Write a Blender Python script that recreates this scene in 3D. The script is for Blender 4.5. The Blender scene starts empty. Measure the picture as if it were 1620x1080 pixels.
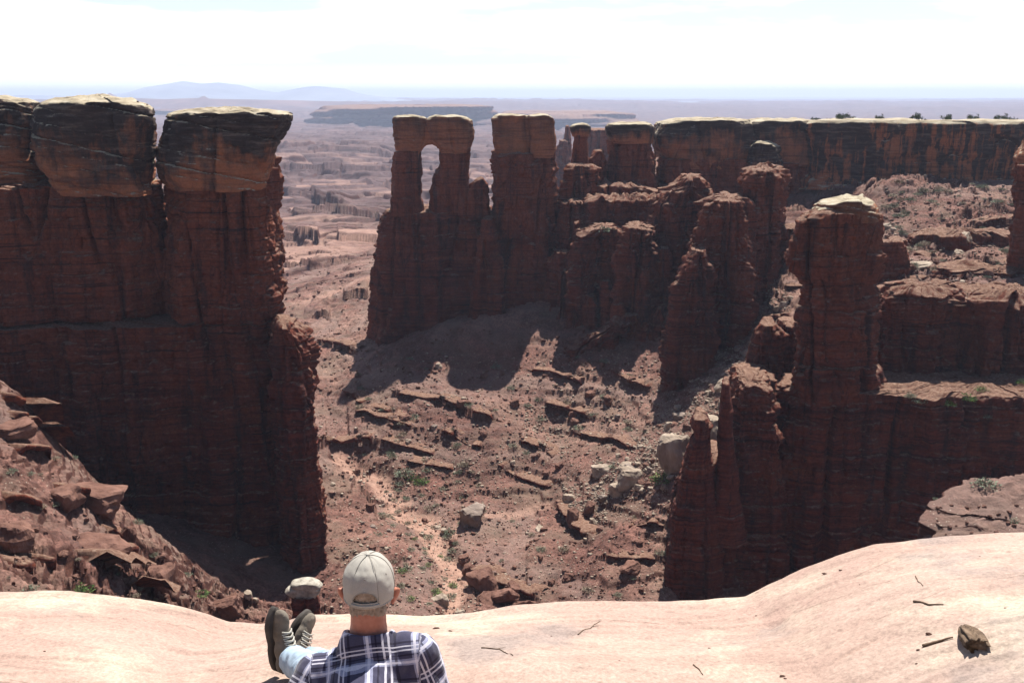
import bpy, bmesh, math, random
import numpy as np
from mathutils import Vector, Matrix, Euler
R = math.radians
# ------------------------------------------------------------------ camera, world, sun, exposure
sc = bpy.context.scene
COL = sc.collection
F, PITCH = 1660.0, R(13.2)                      # focal length in photo pixels (photo 1620 x 1080)
CP, SP = math.cos(PITCH), math.sin(PITCH)
cam = bpy.data.cameras.new('camera'); cam.sensor_width = 36; cam.lens = 36 * F / 1620
cam.clip_start = 0.1; cam.clip_end = 120000
camo = bpy.data.objects.new('camera', cam); COL.objects.link(camo)
camo.location = (0, 0, 0); camo.rotation_euler = (R(90) - PITCH, 0, 0)
sc.camera = camo
SUN_EL, SUN_AZ = R(63), R(20)                   # azimuth from +Y (straight ahead) towards +X
sd = Vector((math.sin(SUN_AZ) * math.cos(SUN_EL), math.cos(SUN_AZ) * math.cos(SUN_EL), math.sin(SUN_EL)))
sun = bpy.data.lights.new('sun', 'SUN'); sun.energy = 4.6; sun.angle = R(0.53); sun.color = (1.0, 0.955, 0.88)
suno = bpy.data.objects.new('sun', sun); COL.objects.link(suno)
suno.rotation_euler = sd.to_track_quat('Z', 'Y').to_euler(); suno.location = (0, 0, 300)
wd = bpy.data.worlds.new('World'); sc.world = wd; wd.use_nodes = True
wn, wl = wd.node_tree.nodes, wd.node_tree.links
wn.clear()
w_out = wn.new('ShaderNodeOutputWorld'); w_bg = wn.new('ShaderNodeBackground'); w_bg.inputs[1].default_value = 1.0
sky = wn.new('ShaderNodeTexSky'); sky.sky_type = 'NISHITA'; sky.sun_disc = False
sky.sun_elevation = SUN_EL; sky.sun_rotation = SUN_AZ; sky.dust_density = 2.0; sky.altitude = 1500
SKY_S = 0.055
sks = wn.new('ShaderNodeVectorMath'); sks.operation = 'SCALE'; sks.inputs[3].default_value = SKY_S
wl.new(sky.outputs[0], sks.inputs[0])
tc = wn.new('ShaderNodeTexCoord')
mp = wn.new('ShaderNodeMapping'); mp.inputs['Scale'].default_value = (1.6, 1.6, 9.0); mp.inputs['Location'].default_value = (0.35, 0.2, 0.1)
wl.new(tc.outputs['Generated'], mp.inputs[0])
cn = wn.new('ShaderNodeTexNoise'); cn.inputs['Scale'].default_value = 2.2; cn.inputs['Detail'].default_value = 7; cn.inputs['Roughness'].default_value = .55
wl.new(mp.outputs[0], cn.inputs['Vector'])
cr = wn.new('ShaderNodeValToRGB'); cr.color_ramp.elements[0].position = .45; cr.color_ramp.elements[1].position = .60; cr.color_ramp.elements[0].color = (.24, .24, .24, 1)
wl.new(cn.outputs['Fac'], cr.inputs[0])
# thick bright cloud low in the south, thin broken cloud overhead
sx = wn.new('ShaderNodeSeparateXYZ'); wl.new(tc.outputs['Generated'], sx.inputs[0])
er = wn.new('ShaderNodeMapRange'); er.inputs['From Min'].default_value = .13; er.inputs['From Max'].default_value = .40
er.inputs['To Min'].default_value = 1.0; er.inputs['To Max'].default_value = .07; wl.new(sx.outputs['Z'], er.inputs['Value'])
mm = wn.new('ShaderNodeMath'); mm.operation = 'MULTIPLY'; wl.new(cr.outputs[0], mm.inputs[0]); wl.new(er.outputs[0], mm.inputs[1])
# the cloud bank stands on the sunny side; the sky behind the viewer is clear
ys = wn.new('ShaderNodeMapRange'); ys.inputs['From Min'].default_value = -.1; ys.inputs['From Max'].default_value = .7
ys.inputs['To Min'].default_value = .08; ys.inputs['To Max'].default_value = 1.0; wl.new(sx.outputs['Y'], ys.inputs['Value'])
hzr = wn.new('ShaderNodeMapRange'); hzr.inputs['From Min'].default_value = .01; hzr.inputs['From Max'].default_value = .035; hzr.inputs['To Min'].default_value = 1.0; hzr.inputs['To Max'].default_value = 0.0; wl.new(sx.outputs['Z'], hzr.inputs['Value'])
mx = wn.new('ShaderNodeMath'); mx.operation = 'MAXIMUM'; wl.new(mm.outputs[0], mx.inputs[0]); wl.new(hzr.outputs[0], mx.inputs[1]); mm = mx
m3 = wn.new('ShaderNodeMath'); m3.operation = 'MULTIPLY'; wl.new(mm.outputs[0], m3.inputs[0]); wl.new(ys.outputs[0], m3.inputs[1]); mm = m3
wmix = wn.new('ShaderNodeMix'); wmix.data_type = 'RGBA'
wl.new(mm.outputs[0], wmix.inputs[0]); wl.new(sks.outputs[0], wmix.inputs[6]); wmix.inputs[7].default_value = (.80, .81, .82, 1)
wl.new(wmix.outputs[2], w_bg.inputs[0]); wl.new(w_bg.outputs[0], w_out.inputs[0])
sc.view_settings.view_transform = 'Standard'; sc.view_settings.look = 'None'
sc.view_settings.exposure = 1.18; sc.view_settings.gamma = 1.0
sc.cycles.max_bounces = 5; sc.cycles.diffuse_bounces = 3; sc.cycles.volume_bounces = 0
sc.cycles.use_denoising = True

# ------------------------------------------------------------------ pixel -> place in the world
def ratio(py):                                   # height over distance of the ray through photo row py
    v = (540 - py) / F
    return (-SP + v * CP) / (CP + v * SP)
def ycomp(py): return CP + (540 - py) / F * SP
def zof(py, Y): return ratio(py) * Y
def xof(px, py, Y): return (px - 810) / F * Y / ycomp(py)
def PW(px, py, Y): return (xof(px, py, Y), Y, zof(py, Y))
def pyz(z, Y):                                   # row at which height z at distance Y appears
    t = z / Y
    v = (t * CP + SP) / (CP - t * SP)
    return 540 - v * F

# ------------------------------------------------------------------ noise
rng = np.random.default_rng(11)
random.seed(11)
NT = 64
TAB = (rng.random((NT, NT, NT)) * 2 - 1).astype(np.float32)
def vn(x, y, z=0.0):
    x = np.asarray(x, np.float32); y = np.asarray(y, np.float32); z = np.asarray(z, np.float32)
    x, y, z = np.broadcast_arrays(x, y, z)
    xi = np.floor(x); yi = np.floor(y); zi = np.floor(z)
    fx = x - xi; fy = y - yi; fz = z - zi
    fx = fx * fx * (3 - 2 * fx); fy = fy * fy * (3 - 2 * fy); fz = fz * fz * (3 - 2 * fz)
    xi = xi.astype(np.int32) & 63; yi = yi.astype(np.int32) & 63; zi = zi.astype(np.int32) & 63
    x1 = (xi + 1) & 63; y1 = (yi + 1) & 63; z1 = (zi + 1) & 63
    a = TAB[xi, yi, zi] * (1 - fx) + TAB[x1, yi, zi] * fx
    b = TAB[xi, y1, zi] * (1 - fx) + TAB[x1, y1, zi] * fx
    c = TAB[xi, yi, z1] * (1 - fx) + TAB[x1, yi, z1] * fx
    d = TAB[xi, y1, z1] * (1 - fx) + TAB[x1, y1, z1] * fx
    return (a * (1 - fy) + b * fy) * (1 - fz) + (c * (1 - fy) + d * fy) * fz
def fbm(x, y, z=0.0, o=4, g=.5):
    s = 0; a = 1.0; t = 0
    for k in range(o):
        s = s + a * vn(x + 17.3 * k, y + 5.1 * k, z + 9.7 * k); t += a; a *= g
        x, y = (x * .8 - y * .6) * 2.03, (x * .6 + y * .8) * 2.03; z = z * 2.03
    return s / t * 1.6
def worley(x, y, seed=0):
    x = np.asarray(x, np.float32); y = np.asarray(y, np.float32)
    xi = np.floor(x).astype(np.int32); yi = np.floor(y).astype(np.int32)
    f1 = np.full(x.shape, 9., np.float32); f2 = f1.copy(); h = np.zeros(x.shape, np.float32)
    for i in (-1, 0, 1):
        for j in (-1, 0, 1):
            a, b = (xi + i) & 63, (yi + j) & 63
            px = xi + i + .5 + .48 * TAB[a, b, seed]; py = yi + j + .5 + .48 * TAB[a, b, seed + 1]
            d = np.hypot(px - x, py - y); c = TAB[a, b, seed + 2]
            n = d < f1; f2 = np.where(n, f1, np.minimum(f2, d)); h = np.where(n, c, h); f1 = np.where(n, d, f1)
    return f1, f2, h
def blocks(x, y, s, ar=1., rot=.5, seed=0, sharp=.12):
    # flat-topped broken blocks with gaps between them, heights in [-1, 1]
    u = (x * math.cos(rot) + y * math.sin(rot)) / s; v = (-x * math.sin(rot) + y * math.cos(rot)) / (s * ar)
    u = u + .35 * vn(u * 1.7, v * 1.7, seed); v = v + .35 * vn(u * 1.7, v * 1.7, seed + 9)
    f1, f2, h = worley(u, v, seed)
    return (h + 1) * sstep(0, sharp, f2 - f1) - 1
def sstep(a, b, x):
    t = np.clip((x - a) / (b - a), 0, 1); return t * t * (3 - 2 * t)
# bedding profile: offset of each bed, with notches between beds, tabulated over height
def make_strata(seed, tmin, tmax, unit):
    r = np.random.default_rng(seed); zs = np.arange(-130, 30, .05); out = np.zeros_like(zs)
    for (a, b, amp) in ((tmin, tmax, .55), (tmax * 2.5, unit, .8)):
        z = -130.0
        while z < 30:
            t = r.uniform(a, b); o = r.uniform(-1, 1) * amp
            m = (zs >= z) & (zs < z + t); f = (zs[m] - z) / t
            out[m] += o + .35 * amp * (1 - (2 * f - 1) ** 6)
            out[(zs > z - .16) & (zs < z + .16)] -= 1.2 * amp * r.uniform(.2, 1.5)
            z += t
    return zs, out
SZ, SV = make_strata(3, .7, 3.2, 13)
def strat(z): return np.interp(z, SZ, SV)

# ------------------------------------------------------------------ object helpers
def tag(o, label=None, cat=None, group=None, kind=None):
    if label: o['label'] = label
    if cat: o['category'] = cat
    if group: o['group'] = group
    if kind: o['kind'] = kind
    return o
def empty(name, loc, label, cat, group=None, rz=0):
    o = bpy.data.objects.new(name, None); COL.objects.link(o); o.location = loc; o.rotation_euler = (0, 0, rz)
    o.empty_display_size = .3
    return tag(o, label, cat, group)
def link(name, me, mat=None, parent=None, smooth=True):
    if mat is not None and not me.materials: me.materials.append(mat)
    if smooth: me.polygons.foreach_set('use_smooth', np.ones(len(me.polygons), bool))
    o = bpy.data.objects.new(name, me); COL.objects.link(o)
    if parent is not None:
        o.parent = parent
        M = Matrix.LocRotScale(parent.location, parent.rotation_euler, parent.scale)
        if parent.parent is not None: M = Matrix.LocRotScale(parent.parent.location, parent.parent.rotation_euler, parent.parent.scale) @ M
        o.matrix_parent_inverse = Matrix.Identity(4)
        o.matrix_basis = M.inverted()            # mesh data are in world coordinates
    return o
def npmesh(name, V, Fq, attrs=None, tris=None):
    me = bpy.data.meshes.new(name)
    V = np.ascontiguousarray(V, np.float32); Fq = np.ascontiguousarray(Fq, np.int32) if Fq is not None else np.zeros((0, 4), np.int32)
    nq = len(Fq); nt = 0 if tris is None else len(tris)
    me.vertices.add(len(V)); me.vertices.foreach_set('co', V.ravel())
    loops = Fq.ravel()
    starts = np.arange(nq, dtype=np.int32) * 4
    if nt:
        tris = np.ascontiguousarray(tris, np.int32)
        starts = np.concatenate([starts, nq * 4 + np.arange(nt, dtype=np.int32) * 3]); loops = np.concatenate([loops, tris.ravel()])
    me.loops.add(len(loops)); me.loops.foreach_set('vertex_index', loops.astype(np.int32))
    me.polygons.add(nq + nt); me.polygons.foreach_set('loop_start', starts.astype(np.int32))
    for k, a in (attrs or {}).items():
        at = me.attributes.new(k, 'FLOAT', 'POINT'); at.data.foreach_set('value', np.ascontiguousarray(a, np.float32).ravel())
    me.update(calc_edges=True); me.validate()
    return me
def grid_faces(nr, nc, wrap=False, off=0, flip=False):
    i = np.arange(nr - 1)[:, None]; j = np.arange(nc if wrap else nc - 1)[None, :]
    j1 = (j + 1) % nc
    f = np.stack([i * nc + j, i * nc + j1, (i + 1) * nc + j1, (i + 1) * nc + j], -1).reshape(-1, 4) + off
    return f[:, ::-1] if flip else f

# ------------------------------------------------------------------ materials
def mat_new(name, rough=.9, spec=.15):
    m = bpy.data.materials.new(name); m.use_nodes = True
    nt = m.node_tree; b = nt.nodes['Principled BSDF']; b.inputs['Roughness'].default_value = rough
    b.inputs['Specular IOR Level'].default_value = spec
    return m, nt.nodes, nt.links, b
class G:                                         # small node-graph helper
    def __init__(s, nodes, links): s.n, s.l = nodes, links
    def geo(s, o='Position'): x = s.n.new('ShaderNodeNewGeometry'); return x.outputs[o]
    def attr(s, name): x = s.n.new('ShaderNodeAttribute'); x.attribute_name = name; return x.outputs['Fac']
    def obj(s): return s.n.new('ShaderNodeTexCoord').outputs['Object']
    def gen(s): return s.n.new('ShaderNodeTexCoord').outputs['Generated']
    def sep(s, v, c): x = s.n.new('ShaderNodeSeparateXYZ'); s.l.new(v, x.inputs[0]); return x.outputs[c]
    def map(s, v, sc_=(1, 1, 1), loc=(0, 0, 0), rot=(0, 0, 0)):
        x = s.n.new('ShaderNodeMapping'); x.inputs['Scale'].default_value = sc_; x.inputs['Location'].default_value = loc
        x.inputs['Rotation'].default_value = rot; s.l.new(v, x.inputs[0]); return x.outputs[0]
    def noise(s, v, scale=1., det=5, rough=.55, dist=0.):
        x = s.n.new('ShaderNodeTexNoise'); x.inputs['Scale'].default_value = scale; x.inputs['Detail'].default_value = det
        x.inputs['Roughness'].default_value = rough; x.inputs['Distortion'].default_value = dist; s.l.new(v, x.inputs['Vector']); return x.outputs['Fac']
    def vor(s, v, scale=1., out='Distance', feat='F1', rand=1.):
        x = s.n.new('ShaderNodeTexVoronoi'); x.inputs['Scale'].default_value = scale; x.feature = feat; x.inputs['Randomness'].default_value = rand
        s.l.new(v, x.inputs['Vector']); return x.outputs[out]
    def ramp(s, f, pts, interp='LINEAR'):
        x = s.n.new('ShaderNodeValToRGB'); x.color_ramp.interpolation = interp; e = x.color_ramp.elements
        while len(e) < len(pts): e.new(.5)
        for q, (p, c) in zip(e, pts):
            q.position = p; q.color = (c, c, c, 1) if isinstance(c, (int, float)) else (*c, 1)
        s.l.new(f, x.inputs[0]); return x.outputs[0]
    def mix(s, f, a, b, mode='MIX'):
        x = s.n.new('ShaderNodeMix'); x.data_type = 'RGBA'; x.blend_type = mode
        for i, v in ((0, f), (6, a), (7, b)):
            if isinstance(v, (int, float)): x.inputs[i].default_value = v if i == 0 else (v, v, v, 1)
            elif isinstance(v, tuple): x.inputs[i].default_value = (*v, 1)
            else: s.l.new(v, x.inputs[i])
        return x.outputs[2]
    def math(s, op, a, b=0., c=None):
        x = s.n.new('ShaderNodeMath'); x.operation = op
        for i, v in enumerate((a, b, c)):
            if v is None: continue
            if isinstance(v, (int, float)): x.inputs[i].default_value = v
            else: s.l.new(v, x.inputs[i])
        return x.outputs[0]
    def bump(s, h, strength=.5, dist=.3, prev=None):
        x = s.n.new('ShaderNodeBump'); x.inputs['Strength'].default_value = strength; x.inputs['Distance'].default_value = dist
        s.l.new(h, x.inputs['Height'])
        if prev is not None: s.l.new(prev, x.inputs['Normal'])
        return x.outputs[0]

def mat_wall():                                  # red bedded shale and siltstone of the towers
    m, n, l, b = mat_new('red_shale'); g = G(n, l); P = g.geo()
    warp = g.map(P, (.02, .02, .55)); f = g.noise(warp, 1.0, 6, .6, .2)
    c = g.ramp(f, [(.30, (.036, .009, .008)), (.42, (.090, .020, .015)), (.5, (.150, .036, .020)), (.56, (.076, .018, .014)), (.68, (.18, .048, .026))])
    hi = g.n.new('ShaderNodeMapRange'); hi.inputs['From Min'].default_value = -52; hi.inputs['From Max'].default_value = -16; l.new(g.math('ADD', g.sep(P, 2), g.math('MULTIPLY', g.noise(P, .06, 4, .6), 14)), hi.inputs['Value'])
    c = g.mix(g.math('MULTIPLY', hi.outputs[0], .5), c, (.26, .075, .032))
    big = g.noise(g.map(P, (.05, .05, .07)), 1.0, 4, .6)
    c = g.mix(g.ramp(big, [(.48, 0.), (.68, .6)]), c, (.21, .062, .030))
    st = g.noise(g.map(P, (.35, .35, .035)), 1.0, 5, .65)
    c = g.mix(g.ramp(st, [(.50, 0.), (.66, .8)]), c, (.026, .013, .013))
    thin = g.noise(g.map(P, (.045, .045, 2.4)), 1.0, 5, .65, .15)
    tm = g.ramp(g.noise(g.map(P, (.06, .06, .16), loc=(3, 1, 7)), 1.0, 4, .6), [(.38, .15), (.6, 1.)])
    c = g.mix(g.math('MULTIPLY', tm, g.ramp(thin, [(.38, .9), (.45, 0.)])), c, (.018, .008, .008))
    c = g.mix(g.ramp(thin, [(.58, 0.), (.68, .5)]), c, (.20, .075, .045))
    jt = g.vor(g.map(P, (.16, .16, .022)), 1.0, 'Distance', 'DISTANCE_TO_EDGE')
    c = g.mix(g.math('MULTIPLY', g.math('SUBTRACT', 1.1, tm), g.ramp(jt, [(.0, .75), (.018, 0.)])), c, (.018, .009, .009))
    fine = g.noise(P, 1.7, 6, .7)
    c = g.mix(.7, c, g.ramp(fine, [(.3, .35), (.7, 1.55)]), 'MULTIPLY')
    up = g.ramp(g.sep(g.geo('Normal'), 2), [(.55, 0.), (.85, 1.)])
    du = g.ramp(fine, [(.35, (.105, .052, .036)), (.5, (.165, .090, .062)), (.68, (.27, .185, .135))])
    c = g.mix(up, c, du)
    l.new(c, b.inputs['Base Color'])
    bp = g.bump(g.noise(g.map(P, (1.1, 1.1, 1.7)), 1.0, 9, .8), .8, .55)
    l.new(bp, b.inputs['Normal']); return m
def mat_cap(name='rim_sandstone', kh=.42, ks=.55, lo0=.80, lo1=1.03):      # pale rim sandstone, blackened by desert varnish on its faces
    m, n, l, b = mat_new(name); g = G(n, l); P = g.geo()
    h = g.attr('h')
    bed = g.noise(g.map(P, (.05, .05, .9), rot=(R(8), R(6), 0)), 1.0, 5, .6, .3)
    c = g.ramp(bed, [(.35, (.17, .056, .027)), (.5, (.34, .125, .056)), (.65, (.24, .088, .046))])
    st = g.noise(g.map(P, (.6, .6, .035)), 1.0, 6, .62)
    lo = g.noise(g.map(P, (.11, .11, .10)), 1.0, 6, .62, .4)
    k = g.math('ADD', g.math('MULTIPLY', h, kh), g.math('ADD', g.math('MULTIPLY', st, ks), g.math('MULTIPLY', lo, .95)))
    vm = g.ramp(g.math('SUBTRACT', k, .5), [(lo0 - .5, 0.), (lo1 - .5, 1.)])
    vc = g.ramp(g.noise(g.map(P, (.15, .15, 1.2), rot=(R(10), R(-8), 0)), 1.0, 6, .7), [(.3, (.020, .012, .010)), (.52, (.050, .032, .026)), (.66, (.13, .095, .075))])
    c = g.mix(vm, c, vc)
    fine = g.noise(P, 2.5, 6, .7)
    c = g.mix(.5, c, g.ramp(fine, [(.3, .45), (.7, 1.4)]), 'MULTIPLY')
    lay = g.noise(g.map(P, (.08, .08, 3.2)), 1.0, 4, .6)
    up = g.ramp(g.math('ADD', g.sep(g.geo('Normal'), 2), g.math('ADD', g.math('MULTIPLY', g.math('SUBTRACT', fine, .5), .7), g.math('MULTIPLY', g.math('SUBTRACT', lay, .5), .9))), [(.52, 0.), (.74, 1.)])
    tc_ = g.ramp(g.noise(g.map(P, (.2, .2, 1.5)), 1.0, 7, .7), [(.3, (.09, .075, .05)), (.45, (.27, .22, .15)), (.65, (.42, .37, .28))])
    c = g.mix(up, c, tc_)
    l.new(c, b.inputs['Base Color'])
    l.new(g.bump(g.noise(g.map(P, (.35, .35, 1.6)), 1.0, 8, .65), .6, .7), b.inputs['Normal']); return m
def mat_ground():
    m, n, l, b = mat_new('red_talus'); g = G(n, l); P = g.geo()
    big = g.noise(P, .022, 5, .6)
    c = g.ramp(big, [(.35, (.105, .048, .038)), (.5, (.155, .076, .059)), (.62, (.195, .112, .086))])
    mid = g.noise(P, .25, 7, .68)
    c = g.mix(.9, c, g.ramp(mid, [(.32, .45), (.5, 1.), (.68, 1.6)]), 'MULTIPLY')
    c = g.mix(.8, c, g.ramp(g.noise(P, 1.6, 5, .7), [(.34, .5), (.5, 1.), (.66, 1.6)]), 'MULTIPLY')
    gr = g.ramp(g.noise(P, .09, 6, .6), [(.46, 0.), (.66, .7)])
    c = g.mix(gr, c, (.155, .108, .080))
    bands = g.noise(g.map(P, (.004, .004, .30)), 1.0, 4, .6)
    c = g.mix(g.ramp(bands, [(.5, 0.), (.62, .55)]), c, (.22, .145, .122))
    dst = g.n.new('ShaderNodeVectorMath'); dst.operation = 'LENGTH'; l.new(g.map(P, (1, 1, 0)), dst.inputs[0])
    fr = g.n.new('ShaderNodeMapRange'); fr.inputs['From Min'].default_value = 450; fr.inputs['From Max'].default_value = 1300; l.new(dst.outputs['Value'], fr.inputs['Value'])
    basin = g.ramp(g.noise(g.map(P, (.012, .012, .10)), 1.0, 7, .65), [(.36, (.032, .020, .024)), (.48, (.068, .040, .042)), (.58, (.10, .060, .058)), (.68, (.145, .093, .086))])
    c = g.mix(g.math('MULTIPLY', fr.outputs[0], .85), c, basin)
    # loose pale chips
    sp = g.vor(P, 1.5); sp2 = g.noise(P, .12, 3, .5)
    cm = g.math('MULTIPLY', g.ramp(sp, [(.13, 1.), (.2, 0.)]), g.ramp(sp2, [(.48, 0.), (.6, .9)]))
    c = g.mix(cm, c, (.40, .32, .25))
    wash = g.attr('wash')
    c = g.mix(g.math('MULTIPLY', wash, .85), c, g.ramp(mid, [(.3, (.30, .165, .12)), (.7, (.46, .29, .22))]))
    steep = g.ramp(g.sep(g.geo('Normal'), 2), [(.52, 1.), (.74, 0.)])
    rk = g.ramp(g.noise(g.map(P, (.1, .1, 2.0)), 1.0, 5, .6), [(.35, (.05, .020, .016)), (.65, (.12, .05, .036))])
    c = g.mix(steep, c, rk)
    l.new(c, b.inputs['Base Color'])
    bp = g.bump(g.noise(P, 1.1, 9, .75), .9, .8)
    l.new(bp, b.inputs['Normal']); return m
def mat_slick():
    m, n, l, b = mat_new('pale_slickrock', .88, .15); g = G(n, l); P = g.geo()
    a = g.noise(g.map(P, (.55, 1.3, 1.6), rot=(0, 0, R(14))), 1.0, 8, .62, .35)
    c = g.ramp(a, [(.30, (.29, .192, .157)), (.45, (.34, .238, .193)), (.56, (.38, .28, .228)), (.7, (.32, .228, .19))])
    pa = g.noise(P, .95, 6, .6, .3)
    c = g.mix(g.ramp(pa, [(.50, 0.), (.60, .8)]), c, (.46, .38, .295))
    pk = g.noise(g.map(P, (1, 1, 1), loc=(7, 3, 1)), 1.5, 7, .68, .3); c = g.mix(g.ramp(pk, [(.50, 0.), (.64, .7)]), c, (.34, .23, .19))
    gy = g.noise(g.map(P, (1, 1, 1), loc=(2, 9, 4)), 1.3, 6, .6); c = g.mix(g.ramp(gy, [(.57, 0.), (.67, .75)]), c, (.24, .195, .175))
    ln = g.noise(g.map(P, (2.6, 7., 7.), rot=(0, 0, R(12))), 1.0, 8, .75, .8)
    c = g.mix(.5, c, g.ramp(ln, [(.28, .5), (.45, 1.), (.7, 1.15)]), 'MULTIPLY')
    f = g.noise(P, 55, 6, .75)
    c = g.mix(.5, c, g.ramp(f, [(.32, .4), (.68, 1.5)]), 'MULTIPLY')
    wv = g.mix(.35, P, g.n.new('ShaderNodeTexNoise').outputs['Color'])
    cg = g.ramp(g.noise(P, 1.7, 4, .6), [(.55, 0.), (.62, 1.)])
    vd = g.vor(g.map(wv, (.8, 3.2, 1.), rot=(0, 0, R(14))), 1.3, 'Distance', 'DISTANCE_TO_EDGE')
    ck = g.math('MULTIPLY', g.ramp(vd, [(.0, 1.), (.014, 0.)]), cg)
    c = g.mix(g.math('MULTIPLY', ck, .4), c, (.16, .10, .075))
    pt = g.ramp(g.vor(P, 7.), [(.06, 1.), (.13, 0.)]); pt = g.math('MULTIPLY', pt, g.ramp(g.noise(P, 2.2, 4, .6), [(.50, 0.), (.60, .7)]))
    c = g.mix(pt, c, (.15, .095, .075))
    l.new(c, b.inputs['Base Color'])
    b1 = g.bump(ln, .45, .02); b2 = g.bump(g.noise(P, 30, 8, .75), .55, .012, b1); b3 = g.bump(g.math('MULTIPLY', ck, -1.), .3, .01, b2); b4 = g.bump(pt, -.6, .012, b3) if False else b3
    l.new(b4, b.inputs['Normal']); return m
def mat_simple(name, c1, c2, scale=1., rough=.9, bump=.4, bd=.1, up=None, det=5, obj=True):
    m, n, l, b = mat_new(name, rough); g = G(n, l); P = g.obj() if obj else g.geo()
    f = g.noise(P, scale, det, .65)
    c = g.ramp(f, [(.35, c1), (.65, c2)])
    if up:
        u = g.ramp(g.sep(g.geo('Normal'), 2), [(.35, 0.), (.7, 1.)]); c = g.mix(u, c, up)
    l.new(c, b.inputs['Base Color'])
    if bump: l.new(g.bump(g.noise(P, scale * 2.2, 7, .7), bump, bd), b.inputs['Normal'])
    return m
M_WALL, M_CAP, M_GROUND, M_SLICK = mat_wall(), mat_cap(), mat_ground(), mat_slick()
M_CAP2 = mat_cap('streaked_rim_sandstone', .20, 1.25, 1.10, 1.24); M_CAPT = mat_cap('tan_cap_sandstone', .2, .6, .72, 1.2); M_CAP3 = mat_cap('brown_cap_sandstone', .36, .6, .84, 1.35)
M_BRED = mat_simple('red_boulder', (.075, .034, .025), (.20, .105, .078), .9, .9, .8, .5)
M_BPALE = mat_simple('pale_boulder', (.17, .125, .095), (.39, .32, .25), .7, .9, .5, .3)
M_WHITE = mat_simple('white_sandstone', (.19, .165, .135), (.42, .385, .32), 1.2, .9, .6, .2)
M_BGREY = mat_simple('grey_boulder', (.12, .09, .075), (.27, .215, .18), .7, .9, .5, .3)
M_SAGE = mat_simple('sage_leaf', (.10, .125, .085), (.21, .24, .165), 3., .8, 0)
M_GREEN = mat_simple('green_leaf', (.07, .13, .035), (.15, .23, .07), 3., .8, 0)
M_DEAD = mat_simple('dry_leaf', (.17, .14, .10), (.30, .25, .18), 3., .8, 0)
M_JUN = mat_simple('juniper_leaf', (.028, .045, .022), (.065, .085, .04), 1., .8, 0)
M_BARK = mat_simple('bark', (.10, .075, .055), (.2, .16, .13), 6., .9, .3, .02)
M_MTN = mat_simple('haze_tinted_mountain', (.17, .19, .225), (.23, .25, .28), .0012, .95, 0, .1, obj=False)  # distance haze painted into the colour: mountain rock made paler and bluer
M_FAR = mat_simple('distant_rock', (.09, .048, .038), (.17, .095, .075), .004, .95, 0, .1, obj=False)
# ------------------------------------------------------------------ loft: a rock body from photo rows
def qs(v, n, k=.22):                             # steps with sharp edges: flat faces and corners instead of waves
    t = v * n; f = t - np.floor(t); return (np.floor(t) + sstep(.5 - k, .5 + k, f)) / n
def disp(x, y, z, style, a):
    zz = z + .8 * vn(x / 26, y / 26, z / 40) + .25 * vn(x / 6, y / 6, z / 9)
    if style == 'wall':
        s = strat(zz) * (.55 + .45 * vn(x / 9 + 3, y / 9, z / 12))
        n2 = vn(x / 7 + 31, y / 7 + 7, z / 75)
        n3 = vn(x / 3.1 + 11, y / 3.1 + 47, z / 22)
        jog = .9 * vn(x * .13, y * .13, np.floor(zz / 6.3) * 1.7)                     # joints step sideways from bed to bed
        d = .72 * s + 1.9 * qs(vn(x / 8 + jog * .5, y / 8, z / 70), 2.2, .12) + 1.1 * qs(vn(x / 3.6 + jog, y / 3.6, z / 17), 2., .14) + .5 * fbm(x / 5, y / 5, z / 8, 3) + .40 * fbm(x / 1.3, y / 1.3, z / .9, 3)
        d = d - 2.3 * np.exp(-(n2 / .035) ** 2) - .8 * np.exp(-(n3 / .05) ** 2)
        blk = np.round(2.2 * vn(x / 2.6 + 50, y / 2.6, z / 2.1)) / 2.2; blk2 = np.round(1.8 * vn(x / 5.5 + 20, y / 5.5, z / 3.3)) / 1.8
        d = d + .5 * blk + .5 * blk2
    elif style == 'cap':
        s = strat(zz * 1.0 + .22 * x + .1 * y + 7)
        n2 = vn(x / 8 + 61, y / 8 + 17, z / 30)
        d = .42 * s + .8 * fbm(x / 7, y / 7, z / 6, 3) + .7 * qs(vn(x / 5 + 3, y / 5, z / 5), 2., .12) + .22 * fbm(x / 1.4, y / 1.4, z / .7, 3) - 1.1 * np.exp(-(n2 / .045) ** 2)
    else:                                        # rubble slope
        d = 1.6 * fbm(x / 3, y / 3, z / 2, 4) + .9 * strat(zz)
    return d * a
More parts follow.
